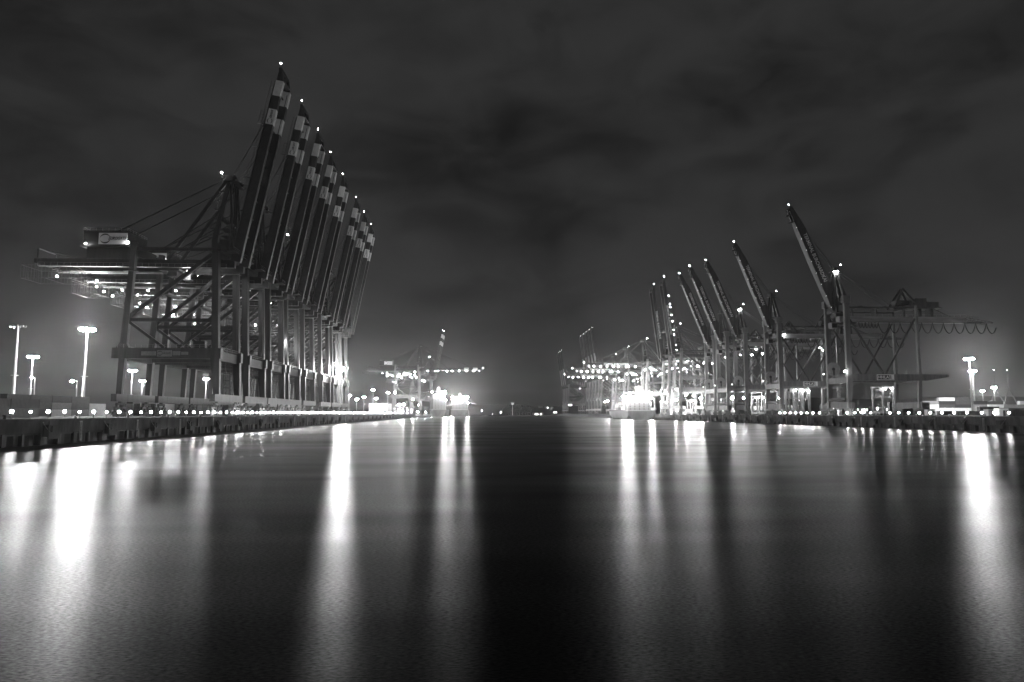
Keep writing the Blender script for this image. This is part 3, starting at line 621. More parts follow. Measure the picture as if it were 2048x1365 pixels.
    for y in (-2.6, 2.6):
        MB().beam((-2.0, y, 56.8), (.2, y*.35, 71), .9, 1.2, .8, 1.0).beam((-2.0, y, 56.9), (-1.3, y, 52), .9, 1.1).obj('pylon_leg', bd, R0)
        MB().beam((4.4, y, 53), (.6, y*.35, 71), 1.0, 1.5, .8, 1.0).obj('pylon_leg', bd, R0)
        MB().beam((.4, y*.4, 70.5), (-15.6, y*.6, 91.3), .22, .3).obj('forestay', bd, R0)
        MB().beam((.8, y*.4, 70.3), (28, y, 51.7), .14, .2).obj('backstay', bd, R0)
    MB().box(-.9, 1.7, -1.8, 1.8, 69.8, 71.8).box(-1.6, 2.6, -2.2, 2.2, 69.6, 69.8).beam((1.7, -1.5, 71.6), (2.6, -1.5, 72.6), .3).obj('pylon_head', bd, R0)
    rl = MB().box(-2, 4.4, -3, 3, 56.4, 56.5).box(-1.9, -1.7, -3, 3, 56, 56.42).rail((-2, -3, 56.5), (4.4, -3, 56.5), 1.1, 1.6, .05); rl.obj('platform', bd, R0)
    # boom: box tapering to the tip
    a0 = Vector((-.9, 0, 49.6)); a1 = Vector((-21.2, 0, 101.4)); D = (a1-a0).normalized(); BL = (a1-a0).length; Nn = Vector((D.z, 0, -D.x))
    at = lambda t_, y=0, n_=0: tuple(a0+D*t_+Nn*n_+Vector((0, y, 0)))
    bm = MB(); prof = [(0, 1.4, 3.2), (4, 1.1, 4.6), (26, 1.0, 4.7), (44, 1.0, 4.1), (BL-2, .3, 2.3), (BL, .5, 1.4)]
    for (t0, o0, h0), (t1, o1, h1) in zip(prof, prof[1:]): bm.beam(at(t0, 0, o0), at(t1, 0, o1), 3.4, h0, 3.4, h1)
    bo_ = bm.obj('boom', bd, R0)
    MB().beam(at(1, -1.9, -1.15), at(44, -1.9, -.95), .35, .3).obj('boom_rail', M['crane_dark'], bo_)
    text('TERMINAL BURCHARDKAI', 2.5, M['white'], -D, (0, -1, 0), at(28.2, -1.74, 1.4), bo_, wide=25.4, bold=.03)
    MB().box(a1.x-.5, a1.x+1.5, -2, 2, a1.z-1.5, a1.z-.8).beam(at(BL-4, -1.8, -.6), at(BL-3.4, 1.8, -1.4), 1.2, .7).beam(at(BL-7.5, -1.8, -.8), at(BL-7, 1.8, -1.6), 1.0, .6).beam(at(BL-1, 0, .5), at(BL+1.2, 0, .9), .5, .6, .2, .2).beam(at(BL-7.6, 0, -1.2), at(BL-.6, 0, -.9), .6).beam(at(BL-1.2, 0, -1.1), at(BL-.8, 0, .8), .5).obj('boom_tip', M['crane_dark'], bo_)
    lamp(bo_, (a1.x-.3, -1, a1.z+1.4), .24, 'l_mid', 'warning_lamp')
    for i in range(8): lamp(bo_, at(3+6*i, -2.1, -1.3), .15, 'l_win', 'boom_lamp')
    lamp(R0, (2.8, -1.5, 73), .24, 'l_mid', 'warning_lamp')
    # cable reel
    rr = MB().tube((0, -.35, 0), (0, .35, 0), 3.3, 36).obj('cable_reel', M['c3'], R0); rr.location = (.4, 5.8, 22.6)
    MB().tube((0, -.42, 0), (0, .42, 0), .8, 14).obj('hub', M['black'], rr)
    MB().box(0, .8, 5, 6.6, 18.1, 22).obj('reel_stand', bd, R0)
    # sign
    sg = MB().box(12.6, 20.8, -10.2, -10.05, 16.55, 19.2).obj('sign', M['white'], R0); MB().box(12.9, 18.6, -10.24, -10.19, 16.85, 18.9).obj('field', M['crane_dark'], sg)
    MB().box(19, 19.4, -10.24, -10.19, 16.85, 18.9).box(19.0, 20.5, -10.24, -10.19, 16.85, 17.0).obj('stripe', M['crane_leg'], sg)
    text('HHLA', 1.9, M['white'], (1, 0, 0), (0, -1, 0), (15.7, -10.27, 17.88), sg, wide=5.1, bold=.04)
    # cabin, trolley, stairs
    MB().box(2, 9, -2.2, 2.2, 43.6, 44.9).obj('trolley', bd, R0)
    MB().box(-3.2, -.4, -1.6, 1.6, 41.8, 44.7, M['steel']).box(-3.0, -.6, -1.68, -1.6, 42.2, 44.2, M['glass']).box(-1.4, 2.2, -.4, .4, 44.5, 44.9, M['crane_dark']).obj('cabin', None, R0)
    st = MB()
    for i in range(5):
        z = 6.8+i*2.4; st.box(2, 7, 6.2, 8.4, z, z+.1); st.beam((2.2+4.4*(i % 2), 7.2, z), (6.6-4.4*(i % 2), 7.2, z+2.4), .8, .12)
    for uu, yy in ((2, 6.2), (7, 6.2), (2, 8.4), (7, 8.4)): st.beam((uu, yy, 6), (uu, yy, 17), .12)
    st.box(0, 2.2, 6.4, 8.2, 6.7, 6.82).obj('stair', M['steel'], R0)
    MB().box(20, 20.25, -8.3, -8.05, 30, 30.2).obj('bracket', bd, R0)
    lamp(R0, (-2.4, 9.9, 20.4), .3, 'l_dim', 'floodlight')
    return R0
MG = 'lettered container cranes with raised booms along the right quay'
m0 = mono('nearest lettered crane on the right with the highest raised boom and a long landside beam', MG); m0.location = (173.2, 319, DZ)
cr_r = [m0]
bpy.data.objects.remove([c for c in m0.children if c.name.startswith('bracket')][0])
for y, X, lb in ((391, 173.2, 'second lettered crane from the camera on the right quay, boom raised'), (440, 172.8, 'third lettered crane from the camera on the right, bright lamps at its pylon top'),
              (459, 167.8, 'fourth lettered crane on the right quay, boom raised close beside the third'), (484, 168, 'fifth lettered crane on the right, lowest tip of the five slanting booms')):
    o = dup(m0, (X, y, DZ), lb); cr_r.append(o)
for i, ls in {0: [(-2.6, -10.3, 20.6, .42, 'l_mid'), (-.5, -1.9, 69.3, .5, 'l_mid'), (.6, -1.9, 69.3, .5, 'l_mid')], 1: [(30, 3, 40, .5, 'l_mid'), (29, -2, 38, .4, 'l_small'), (31, -2, 38, .4, 'l_small'), (33, 0, 38, .4, 'l_small'), (6, -3, 47, .3, 'l_mid')],
              2: [(-.5, -1.9, 69.3, .5, 'l_mid'), (.8, -1.9, 69.5, .5, 'l_mid'), (14, -2, 40, .5, 'l_mid'), (10, -2, 43, .5, 'l_mid'), (2.5, -3, 49, .4, 'l_mid')],
              3: [(12, -2, 41, .5, 'l_mid'), (20, -2, 41, .5, 'l_mid'), (14, -4, 12, .45, 'l_mid')], 4: [(10, -2, 41, .5, 'l_mid'), (24, -2, 41, .5, 'l_mid'), (14, -4, 13, .5, 'l_mid'), (22, -4, 12, .5, 'l_yard')]}.items():
    for (u, y, z, r, m_) in ls: lamp(cr_r[i], (u, y, z), r, m_, 'floodlight', 2)
# working cranes of the newer kind beyond
NG = 'brightly lit cranes beyond the lettered cranes on the right quay'
FL = tuple((-3-4.6*i, random.choice((-5, 4)), 48.3-random.uniform(0, 5), random.uniform(.2, .45), random.choice(('l_mid', 'l_small'))) for i in range(10))+((-6, -8, 17, .8, 'l_yard'), (-24, -8, 17, .8, 'l_yard'), (-3, -6, 40, .5, 'l_mid'), (-18, -3, 42, .5, 'l_mid'))
gup = gantry(-1, 'container_crane', 'tall lit crane with steep lettered boom, nearer of the two with steep booms', NG, up=83, BL=67, gz=52, pz=77, leg='crane_light', body='crane_leg', boomm='crane_leg', style='burchard', floods=FL)
gup.location = (172.6, 586, DZ)
g7 = dup(gup, (172.6, 622, DZ), 'tall lit crane with steep lettered boom, farther of the two with steep booms')
for i in range(9):
    t_ = 4+6*i+random.uniform(-2, 2); lamp(gup, (-(2.6+math.cos(math.radians(83))*t_)+2.6, -5.4, 51.6+math.sin(math.radians(83))*t_), random.uniform(.22, .4), random.choice(['l_mid', 'l_small']), 'floodlight')
gdn = gantry(-1, 'container_crane', 'lit crane with boom lowered over the ships, nearest of the three lowered', NG, up=0.3, BL=58, gz=52, pz=77, leg='crane_light', body='crane_leg', boomm='crane_leg', style='burchard', floods=FL)
gdn.location = (172.6, 704, DZ)
dup(gdn, (172.6, 791, DZ), 'lit crane with boom lowered over the ships, middle of the three lowered')
dup(gdn, (172.6, 862, DZ-3), 'lit crane with boom lowered over the ships, farthest of the three lowered')
far = gantry(-1, 'container_crane', 'x', 'distant cranes with steep part-white booms at the far end of the right quay', up=82.5, BL=69, gz=52, pz=77, leg='crane_light', body='crane_leg', style='half', bw=1.3, bd_=.5,
    floods=((-10, -5, 48.5, .35, 'l_mid'), (-24, -5, 48.5, .35, 'l_mid'), (-6, -8, 17, .5, 'l_mid')))
for i, y in enumerate((960, 985, 1012, 1038, 1066, 1310, 1338, 1366)):
    o = far if i == 0 else dup(far)
    o.location = (172.6, y, DZ)
    o['label'] = f'distant crane with steep part-white boom, {ORD[i]} of the far group from the camera'
# ------------------------------------------------------------------ containers
def container(m_, lb, loc, rz=0, L_=12.19, grp='shipping containers on the terminal', H_=2.59):
    key = (m_, L_, H_)
    if key not in CONT:
        b_ = MB(); W = 2.44; n = int(L_/.55); vs = []; fs = []
        # corrugated long sides as one ribbed shell
        prof = []
        for i in range(n*2+1): prof.append((-L_/2+.1+(L_-.2)*i/(2*n), 0 if (i//1) % 2 == 0 else .05))
        for sgn in (-1, 1):
            vs = []; fs = []
            for i, (x, d_) in enumerate(prof):
                yy = sgn*(W/2-.02-d_); vs += [(x, yy, .15), (x, yy, H_-.12)]
                if i: fs.append((2*i-2, 2*i, 2*i+1, 2*i-1) if sgn < 0 else (2*i-2, 2*i-1, 2*i+1, 2*i))
            b_.add(vs, fs, M[m_])
        b_.box(-L_/2+.08, L_/2-.08, -W/2+.09, W/2-.09, .1, H_-.03, M[m_])
        for x in (-L_/2+.08, L_/2-.08):
            for y in (-W/2+.08, W/2-.08): b_.box(x-.08, x+.08, y-.08, y+.08, 0, H_, M[m_])
        for y in (-W/2+.07, W/2-.07): b_.box(-L_/2+.16, L_/2-.16, y-.06, y+.06, 0, .15, M[m_]).box(-L_/2+.16, L_/2-.16, y-.06, y+.06, H_-.12, H_-.01, M[m_])
        for x in (-L_/2+.06, L_/2-.06): b_.box(x-.05, x+.05, -W/2+.16, W/2-.16, .02, H_-.03, M[m_])
        for y in (-.7, -.25, .25, .7): b_.tube((L_/2+.03, y, .2), (L_/2+.03, y, H_-.2), .03, 5, m=M['steel'])
        o = b_.obj('shipping_container', None); CONT[key] = o
    else: o = dup(CONT[key])
    o.location = loc; o.rotation_euler = (0, 0, rz); tag(o, lb, 'container', grp); return o
CONT = {}
tone = {'c0': 'black', 'c1': 'dark grey', 'c2': 'mid grey', 'c3': 'pale grey', 'c4': 'white'}
used = {}
def stack(X, Y, rz, tiers, where, L_=12.19, z=DZ, grp='shipping containers on the terminal'):
    for k, m_ in enumerate(tiers):
        tname = 'bottom' if k == 0 else ('topmost' if k == len(tiers)-1 else f'{ORD[k]} tier')
        lb = f'{tone[m_]} container {tname}, {where}'
        container(m_, lb, (X, Y, z+k*2.6+.003*k), rz, L_, grp)
HP = math.pi/2
# left yard, long sides to the water
plan = [(163, ['c1', 'c2', 'c1']), (175.4, ['c2', 'c1', 'c1']), (187.8, ['c1', 'c1']), (200.2, ['c2', 'c1'])]
for i, (y, t_) in enumerate(plan): stack(-128.5, y, HP, t_, f'{ORD[i]} stack from the left edge, left quay')
plan = [(246, -160), (258.4, -160), (270.8, -160), (283.2, -160), (295.6, -160)]
tt = [['c2', 'c1', 'c1'], ['c1', 'c2', 'c0'], ['c4', 'c3', 'c1'], ['c3', 'c2', 'c2'], ['c4', 'c4']]
for i, (y, x) in enumerate(plan): stack(x, y, HP, tt[i], f'{ORD[i]} stack before the bright left mast')
for i in range(7): stack(-152+3.0*i, 302+0*i, 0 if False else HP, [['c4', 'c3'], ['c1', 'c1'], ['c3', 'c3', 'c2'], ['c1', 'c0'], ['c4', 'c3', 'c3'], ['c1', 'c1'], ['c4', 'c4']][i], f'{ORD[i]} end-on stack behind the left lamp row')
for i in range(6): stack(-131+2.9*i, 330, HP, [['c2', 'c1', 'c1'], ['c1', 'c2', 'c1'], ['c2', 'c2', 'c1'], ['c2', 'c1', 'c1'], ['c1', 'c1'], ['c1', 'c2']][i], f'{ORD[i]} end-on stack under the nearest dark crane')
# right yard, long sides to the camera
rng = random.Random(3)
for i in range(8):
    n = [4, 5, 5, 4, 4, 3, 4, 4][i]; stack(340.7+12.6*i, 500, 0, [rng.choice(['c1', 'c3', 'c2', 'c2', 'c4', 'c1']) for _ in range(n)], f'{ORD[i]} stack of the far right block')
for i in range(7):
    n = [1, 1, 2, 1, 1, 2, 2][i]; stack(282+12.6*i, 398, 0, [rng.choice(['c1', 'c2', 'c0', 'c3']) for _ in range(n)], f'{ORD[i]} stack of the middle right block')
for i in range(6):
    stack(206+12.7*i, 262+.0*i, 0, [rng.choice(['c1', 'c2', 'c0'])], f'{ORD[i]} place behind the right lamp row')
for i in range(2): stack(251.5+12.6*i, 398, 0, ['c0', 'c1', 'c0'], f'{ORD[i]} dark stack under the long crane beam')
# site huts
def hut(x, y, lb):
    r = empty('site_hut', (x, y, DZ), lb, 'hut', 'white site huts on the right quay')
    MB().box(-1.6, 1.6, -1.3, 1.3, .2, 2.8).obj('wall', M['c4'], r); MB().box(-1.75, 1.75, -1.45, 1.45, 2.8, 3.0).obj('roof', M['roof'], r)
    MB().box(-.4, .5, -1.34, -1.3, .25, 2.2).obj('door', M['c2'], r); MB().box(.8, 1.4, -1.34, -1.3, 1.2, 2.2).obj('window', M['glass'], r); MB().box(-1.5, 1.5, -1.2, 1.2, 0, .2).obj('base', M['concrete'], r)
hut(204, 300, 'white site hut behind the quay lamps near the long crane beam'); hut(179, 226, 'white site hut behind the quay lamps left of the last bright lamps'); hut(198.6, 256.5, 'white site hut beside the landside leg of the nearest lettered crane')
# ------------------------------------------------------------------ straddle carriers
def straddle(lb, loc, rz=0):
    r = empty('straddle_carrier', loc, lb, 'straddle carrier', 'white straddle carriers on the right quay', rz)
    for x in (-2.4, 2.4):
        for y in (-4, 4): MB().box(x-.35, x+.35, y-.35, y+.35, 1.1, 12.6).obj('leg', M['c3'], r)
        MB().box(x-.4, x+.4, -5.2, 5.2, .9, 1.9).obj('side_beam', M['c3'], r)
        for y in (-4.2, -1.6, 1.6, 4.2): MB().tube((x-.3, y, .75), (x+.3, y, .75), .75, 14).obj('wheel', M['black'], r)
    MB().box(-2.9, 2.9, -4.8, -3.9, 12.6, 13.4).box(-2.9, 2.9, 3.9, 4.8, 12.6, 13.4).box(-2.9, -2.2, -3.9, 3.9, 12.6, 13.3).box(2.2, 2.9, -3.9, 3.9, 12.6, 13.3).obj('top_frame', M['c3'], r)
    MB().box(-2.3, 2.3, -3, 3, 8.2, 8.6).beam((-1.8, -2.6, 8.6), (-1.8, -2.6, 12.7), .1).beam((1.8, -2.6, 8.6), (1.8, -2.6, 12.7), .1).beam((-1.8, 2.6, 8.6), (-1.8, 2.6, 12.7), .1).beam((1.8, 2.6, 8.6), (1.8, 2.6, 12.7), .1).obj('spreader', M['steel'], r)
    MB().box(-4.2, -2.9, -4.4, -2.4, 11, 13.2, M['c3']).box(-4.25, -4.19, -4.2, -2.6, 11.7, 12.9, M['glass']).obj('cabin', None, r)
    MB().beam((-2.4, -4.35, 2), (2.1, -4.35, 12.4), .2).obj('brace', M['c3'], r)
    lamp(r, (-1.5, -5, 12.2), .4, 'l_mid', 'floodlight'); lamp(r, (1.5, -5, 12.2), .4, 'l_mid', 'floodlight')
    return r
s0 = straddle('white straddle carrier under the long landside beam of the nearest lettered crane', (229.5, 377, DZ)); s0.scale = (1.22,)*3
dup(s0, (191.5, 405, DZ), 'white straddle carrier right of the second lettered crane leg')
dup(s0, (199, 415, DZ), 'white straddle carrier in the middle of the bright gap between cranes', rz=.3)
dup(s0, (208, 430, DZ), 'white straddle carrier hindmost in the bright gap between cranes')
for i, (x, y, lb) in enumerate(((196, 470, 'between the third and fourth lettered cranes'), (189, 505, 'behind the fifth lettered crane'), (193, 545, 'in the bright yard before the steep-boomed cranes'),
        (203, 560, 'deeper in the bright yard before the steep-boomed cranes'), (190, 600, 'under the nearer steep-boomed crane'), (186, 676, 'beside the ship on the right quay'))):
    dup(s0, (x, y, DZ), 'straddle carrier '+lb, rz=[0, .2, 0, 1.2, 0, 0][i], sc_=1.0)
pk = 0
for x, y, t_, lb in ((186, 528, ['c4', 'c3'], 'pile between bright right yard carriers, first'), (189.5, 528, ['c3', 'c4', 'c2'], 'pile between bright right yard carriers, second'), (200, 528, ['c4', 'c4'], 'pile between bright right yard carriers, third'),
        (182, 640, ['c4', 'c3'], 'pile beyond the steep-boomed cranes, first'), (188, 640, ['c3', 'c4', 'c4'], 'pile beyond the steep-boomed cranes, second'), (194, 640, ['c4', 'c2', 'c3'], 'pile beyond the steep-boomed cranes, third'), (200, 640, ['c3', 'c4'], 'pile beyond the steep-boomed cranes, fourth'),
        (-104, 880, ['c4', 'c3'], 'pile near the warehouse, first'), (-100, 880, ['c3', 'c4', 'c3'], 'pile near the warehouse, second'), (-96, 880, ['c4'], 'pile near the warehouse, third'),
        (-112, 1010, ['c4', 'c4', 'c3'], 'pile under the large crane, first'), (-108, 1010, ['c3', 'c4', 'c3'], 'pile under the large crane, second'), (-102, 1010, ['c4', 'c3', 'c4', 'c3'], 'pile under the large crane, third'), (-96, 1010, ['c3', 'c4', 'c4'], 'pile under the large crane, fourth')):
    stack(x, y, HP, t_, lb)
def work_light(x, y, h, lb, rr=.5, m_='l_ship'):
    r = empty('work_light', (x, y, DZ), lb, 'work light', 'work lights in the busy yards')
    MB().tube((0, 0, 0), (0, 0, h), .16, 6, .1).box(-.5, .5, -.4, .4, 0, .5).box(-.8, .8, -.12, .12, h, h+.2).obj('post', M['mast'], r)
    for xx in (-.7, .7): MB().box(xx-.3, xx+.3, -.05, .3, h-.2, h+.15, M['steel']).ball((xx, -.3, h), rr*.7, M[m_], 1).obj('lamp', None, r)
work_light(195, 515, 13, 'work light over the yard behind the fifth lettered crane'); work_light(190, 575, 14, 'work light beside the nearer steep-boomed crane', .6)
work_light(192, 655, 14, 'work light on the right quay behind the ship', .6); work_light(198, 440, 11, 'work light in the gap behind the third lettered crane', .35)
work_light(-98, 870, 12, 'work light by the container pile near the warehouse', .6); work_light(-106, 995, 14, 'work light before the pile under the large crane', .8)
work_light(-92, 1090, 14, 'work light beside the ship with the dark stern', .8); work_light(-126, 880, 11, 'work light before the warehouse front', .5)
# ------------------------------------------------------------------ ships
def hull(L_, W, D_, dr=-1.5, flare=.25, steps=14):
    """stern at y=0, bow at y=L_"""
    mb = MB(); rings = []
    for i in range(steps+1):
        f_ = i/steps; y = L_*f_
        wt = W/2*(1 if f_ < .72 else max(.02, math.cos((f_-.72)/.28*math.pi/2)**.6)); wb = W/2*(.72 if f_ < .05 else (.96 if f_ < .6 else max(.005, math.cos(min(1, (f_-.6)/.36)*math.pi/2)**.9)))
        sheer = D_+(2.5*((f_-.8)/.2)**2 if f_ > .8 else 0)
        rings.append([(-wt, y, sheer), (-wt*.98, y, sheer*.55), (-wb, y, 1.2), (-wb*.7, y, dr), (wb*.7, y, dr), (wb, y, 1.2), (wt*.98, y, sheer*.55), (wt, y, sheer)])
    vs = [p for r_ in rings for p in r_]; n = 8; fs = []
    for i in range(steps):
        for k in range(n-1): fs.append((i*n+k, i*n+k+1, (i+1)*n+k+1, (i+1)*n+k))
        fs.append((i*n+7, i*n, (i+1)*n, (i+1)*n+7))
    fs.append(tuple(range(n-1, -1, -1))); fs.append(tuple(range(steps*n, steps*n+n)))
    return mb.add(vs, fs)
def ship(lb, loc, L_, W, D_, hm, house=(6, 18), hh=18, cm=('c3', 'c4', 'c2'), rows=3, tiers=3, bays=3, crane_jib=False, rz=0, rig=True, lampm='l_ship', lampx='l_star', xr=1.1):
    r = empty('container_ship', loc, lb, 'ship', 'container ships moored at the quays', rz)
    hull(L_, W, D_).obj('hull', M[hm], r)
    a, b_ = house; w2 = W/2-1.5
    h_ = MB().box(-w2, w2, a, b_, D_, D_+hh*.6).box(-w2+1.5, w2-1.5, a+1, b_-1, D_+hh*.6, D_+hh*.85).box(-w2-1, w2+1, b_-5, b_-1, D_+hh*.85, D_+hh)
    h_.box(-w2+3, w2-3, b_-5, b_-2, D_+hh, D_+hh+1.2)
    for q in range(4): h_.box(-w2-.7, w2+.7, a-1.4, a-.02, D_+hh*.15*(q+1)-.1, D_+hh*.15*(q+1)+.1).rail((-w2-.7, a-1.3, D_+hh*.15*(q+1)), (w2+.7, a-1.3, D_+hh*.15*(q+1)), 1, 2, .06)
    ho = h_.obj('superstructure', M['c3'], r)
    wn = MB().box(-w2-.9, w2+.9, b_-5.1, b_-5.0, D_+hh*.88, D_+hh*.95); wn.obj('bridge_window', M['glass'], ho)
    for q in range(4):
        for i in range(5): MB().box(-w2+2+i*(2*w2-5)/4, -w2+3+i*(2*w2-5)/4, a-.08, a-.02, D_+1.6+q*hh*.14, D_+2.7+q*hh*.14).obj('window', M['glass'], ho)
    MB().box(-2.6, 2.6, a+1.5, a+6, D_+hh*.85, D_+hh+6, M['crane_light']).box(-2.2, 2.2, a+2, a+5.5, D_+hh+6, D_+hh+7, M['black']).obj('funnel', None, r)
    gn = MB()
    for xx in (-w2+1, w2-1): gn.beam((xx, a+1, D_+hh*.3), (xx, a-5.9, D_+hh*.95+xr*1.6), .25)
    gn.beam((-w2+1, a-.1, D_+hh*.42), (w2-1, a-.1, D_+hh*.42), .2); gn.obj('lamp_boom', M['steel'], r)
    if rig:
        m_ = MB().tube((0, b_-3, D_+hh+1), (0, b_-3, D_+hh+10), .3, 7, .12).beam((-3, b_-3, D_+hh+6), (3, b_-3, D_+hh+6), .2); m_.obj('mast', M['steel'], r)
        MB().tube((0, L_-6, D_+1), (0, L_-6, D_+13), .3, 7, .15).obj('foremast', M['steel'], r)
    MB().rail((-W/2+.3, .3, D_), (W/2-.3, .3, D_), 1.1, 2, .06).rail((-W/2+.3, .3, D_), (-W/2+.3, a, D_), 1.1, 2, .06).rail((W/2-.3, .3, D_), (W/2-.3, a, D_), 1.1, 2, .06).obj('railing', M['white'], r)
    MB().box(-W/2+2, W/2-2, b_+2, L_-18, D_-.2, D_+1.6).obj('hatch_cover', M['crane_dark'], r)
    if crane_jib:
        for yy in (b_+16, b_+44):
            MB().tube((w2-2, yy, D_), (w2-2, yy, D_+20), 1.2, 10).beam((w2-2, yy, D_+17), (w2+18, yy, D_+13), 1.2, 1.2, .6, .6).beam((w2-2, yy, D_+20), (w2-2, yy, D_+27), .6).beam((w2-2, yy, D_+26.5), (w2+16, yy, D_+14), .16).obj('deck_crane', M['white'], r)
    for x, y, z, m_, rr in ((w2+.6, a+4, D_+hh*.5, lampm, .45), (-w2-.6, a+3, D_+hh*.75, lampm, .45), (0, a-.8, D_+hh*.6+2.5, 'l_mid', .45), (-w2-.6, b_+.6, D_+hh*.8, lampm, .5), (0, b_+1.0, D_+hh-1, lampm, .5), (-w2, L_-14, D_+12, 'l_ship', .45), (-w2+1, a-6, D_+hh*.95, lampx, xr), (w2-1, a-6, D_+hh*.95, lampx, xr)):
        lamp(r, (x, y, z), rr, m_, 'deck_lamp')
    k = 0
    for b0 in range(bays):
        for c in range(rows):
            for t_ in range(tiers-(1 if (b0+c) % 3 == 0 else 0)):
                xx = (c-(rows-1)/2)*2.6*(W-6)/(2.6*rows); y = b_+10+b0*14
                p = Matrix.Rotation(rz, 3, 'Z') @ Vector((xx, y, D_+1.62+t_*2.6)); mm = cm[(b0+c*2+t_) % len(cm)]
                container(mm, f'{tone[mm]} container {ORD[t_]} tier, {ORD[c]} row, {ORD[b0]} bay on the {LBS}', tuple(Vector(loc)+p), HP+rz, 12.19, 'containers on the ships'); k += 1
    return r
LBS = 'feeder ship on the right'
feeder = ship('brightly lit feeder ship with grey stern moored under the lowered booms on the right', (157, 650, 0), 122, 26, 8.2, 'hull', (8, 26), 18, rows=3, tiers=3, bays=4, xr=.6)
lamp(feeder, (-6.5, 40, 20.5), 1.0, 'l_star', 'deck_lamp', 2)
LBS = 'dark-sterned ship on the left'
ship('container ship with dark grey stern under the large lowered-boom crane', (-67.3, 1175, 0), 190, 28, 12.5, 'hull', (14, 34), 32, rows=3, tiers=2, bays=3)
LBS = 'outermost left ship'
ship('floodlit ship with deck cranes, outermost of the ships on the left', (-36.6, 1420, 0), 190, 36, 13, 'hull', (14, 36), 28, rows=3, tiers=2, bays=2, crane_jib=True)
def barge(lb, loc, L_, W):
    r = empty('harbour_barge', loc, lb, 'barge')
    hull(L_, W, 3.2, -1).obj('hull', M['hull'], r); MB().box(-W/2+1.4, W/2-1.4, 6, L_-14, 3.1, 4.4).obj('hatch_cover', M['c3'], r)
    MB().box(-2.4, 2.4, 1.6, 5.4, 3.2, 6.6).box(-2.8, 2.8, 1.3, 5.7, 6.6, 6.8).obj('wheelhouse', M['white'], r); MB().box(-2, 2, 1.54, 1.6, 5, 6.2).obj('window', M['glass'], r); lamp(r, (0, 3.5, 7.6), .4, 'l_yard', 'deck_lamp')
barge('low dark barge lying at the quay in front of the moored ships on the left', (-74, 985, 0), 70, 12)
barge('low barge with white hatch lying against the left quay, nearer one', (-78, 900, 0), 50, 9)
# ------------------------------------------------------------------ buildings
def building(lb, x0, x1, y0, y1, h, win=True, m_='wallp', z=DZ, cat='building', name='warehouse', group=None, lit='l_win', nw=None):
    r = empty(name, ((x0+x1)/2, (y0+y1)/2, z), lb, cat, group); a, b_ = (x1-x0)/2, (y1-y0)/2
    MB().box(-a, a, -b_, b_, 0, h).obj('wall', M[m_], r); MB().box(-a-.4, a+.4, -b_-.4, b_+.4, h, h+.7).obj('roof', M['roof'], r)
    if win:
        n = nw or max(2, int((x1-x0)/6)); rw = max(1, int(h/7))
        for j in range(rw):
            for i in range(n):
                cx = -a+(i+.5)*2*a/n; w_ = a/n*.55; zz = h*(j+.5)/rw
                MB().box(cx-w_, cx+w_, -b_-.12, -b_-.02, zz-1.1, zz+1.1).obj('window', M[lit if random.random() < .6 else 'glass'], r)
    return r
wh = building('brightly lit white warehouse beyond the dark cranes on the left quay', -141, -117, 900, 945, 14)
for x in (-9, 0, 9): lamp(wh, (x, -25.5, 11), .5, 'l_mid', 'floodlight')
for i, (px, Y, w_, h_, z_) in enumerate(((1785, 1700, 40, 14, 5), (1822, 1800, 30, 22, 5), (1855, 1750, 46, 18, 5), (1880, 1900, 30, 30, 5), (1905, 1700, 46, 20, 5), (1932, 1850, 50, 24, 5), (1960, 1750, 40, 12, 5), (1992, 1800, 60, 16, 5), (2030, 1700, 50, 18, 5), (1765, 1900, 40, 20, 5), (1730, 1750, 30, 14, 5))):
    x = (px-955)/1365*Y
    building(f'distant lit building beyond the right yard, {ORD[i]} of the group', x, x+w_, Y, Y+20, h_, True, 'roof', z_, 'building', 'distant_building', 'distant lit buildings beyond the right yard', 'l_mid' if i % 3 == 0 else 'l_dim', 5)
def blg(lb, px, Y, w_, h_, lit, z_=1, nw=4): 
    x = (px-955)/1365*Y; building(lb, x, x+w_, Y, Y+18, h_, True, 'roof', z_, 'building', 'shore_building', 'small lit buildings on the far shore', lit, nw)
blg('long low building with a bright lit front by the wooded island', 1066, 1700, 26, 6, 'l_dim', 1, 6)
for i, px in enumerate((1078, 1090, 1100, 1107)): blg(f'small lit house on the far hillside, {ORD[i]} from the left', px, 2300, 12, 6, 'l_dim', [24, 22, 20, 6][i], 2)
for i, (px, h_) in enumerate(((964, 12), (1002, 7), (985, 3))):
    Y = 1690; x = (px-955)/1365*Y
    r = empty('street_lamp', (x, Y, 1), f'small bright lamp on the far shore, {ORD[i]} counted from the left ship', 'street lamp', 'lamps on the far shore')
    MB().tube((0, 0, 0), (0, 0, h_), .3, 6, .18).obj('post', M['steel'], r); MB().ball((0, 0, h_+.5), .6, M['l_mid' if i < 2 else 'l_dim'], 1).obj('globe', None, r)
# lights mast on the island
r = empty('radar_tower', ((1025-955)/1365*1680, 1680, 1), 'thin pale radar tower standing in front of the wooded island', 'radar tower')
MB().tube((0, 0, 0), (0, 0, 26), .9, 8, .6).obj('shaft', M['white'], r); MB().box(-2.4, 2.4, -2, 2, 26, 29.5).box(-2.9, 2.9, -2.4, 2.4, 29.5, 29.9).obj('cabin', M['white'], r); MB().box(-5, 5, -.5, .5, 31, 32).tube((0, 0, 29.8), (0, 0, 31.1), .3, 6).obj('scanner', M['white'], r); MB().box(-2.2, 2.2, -2.08, -2.0, 27.2, 28.8).obj('window', M['l_win'], r)
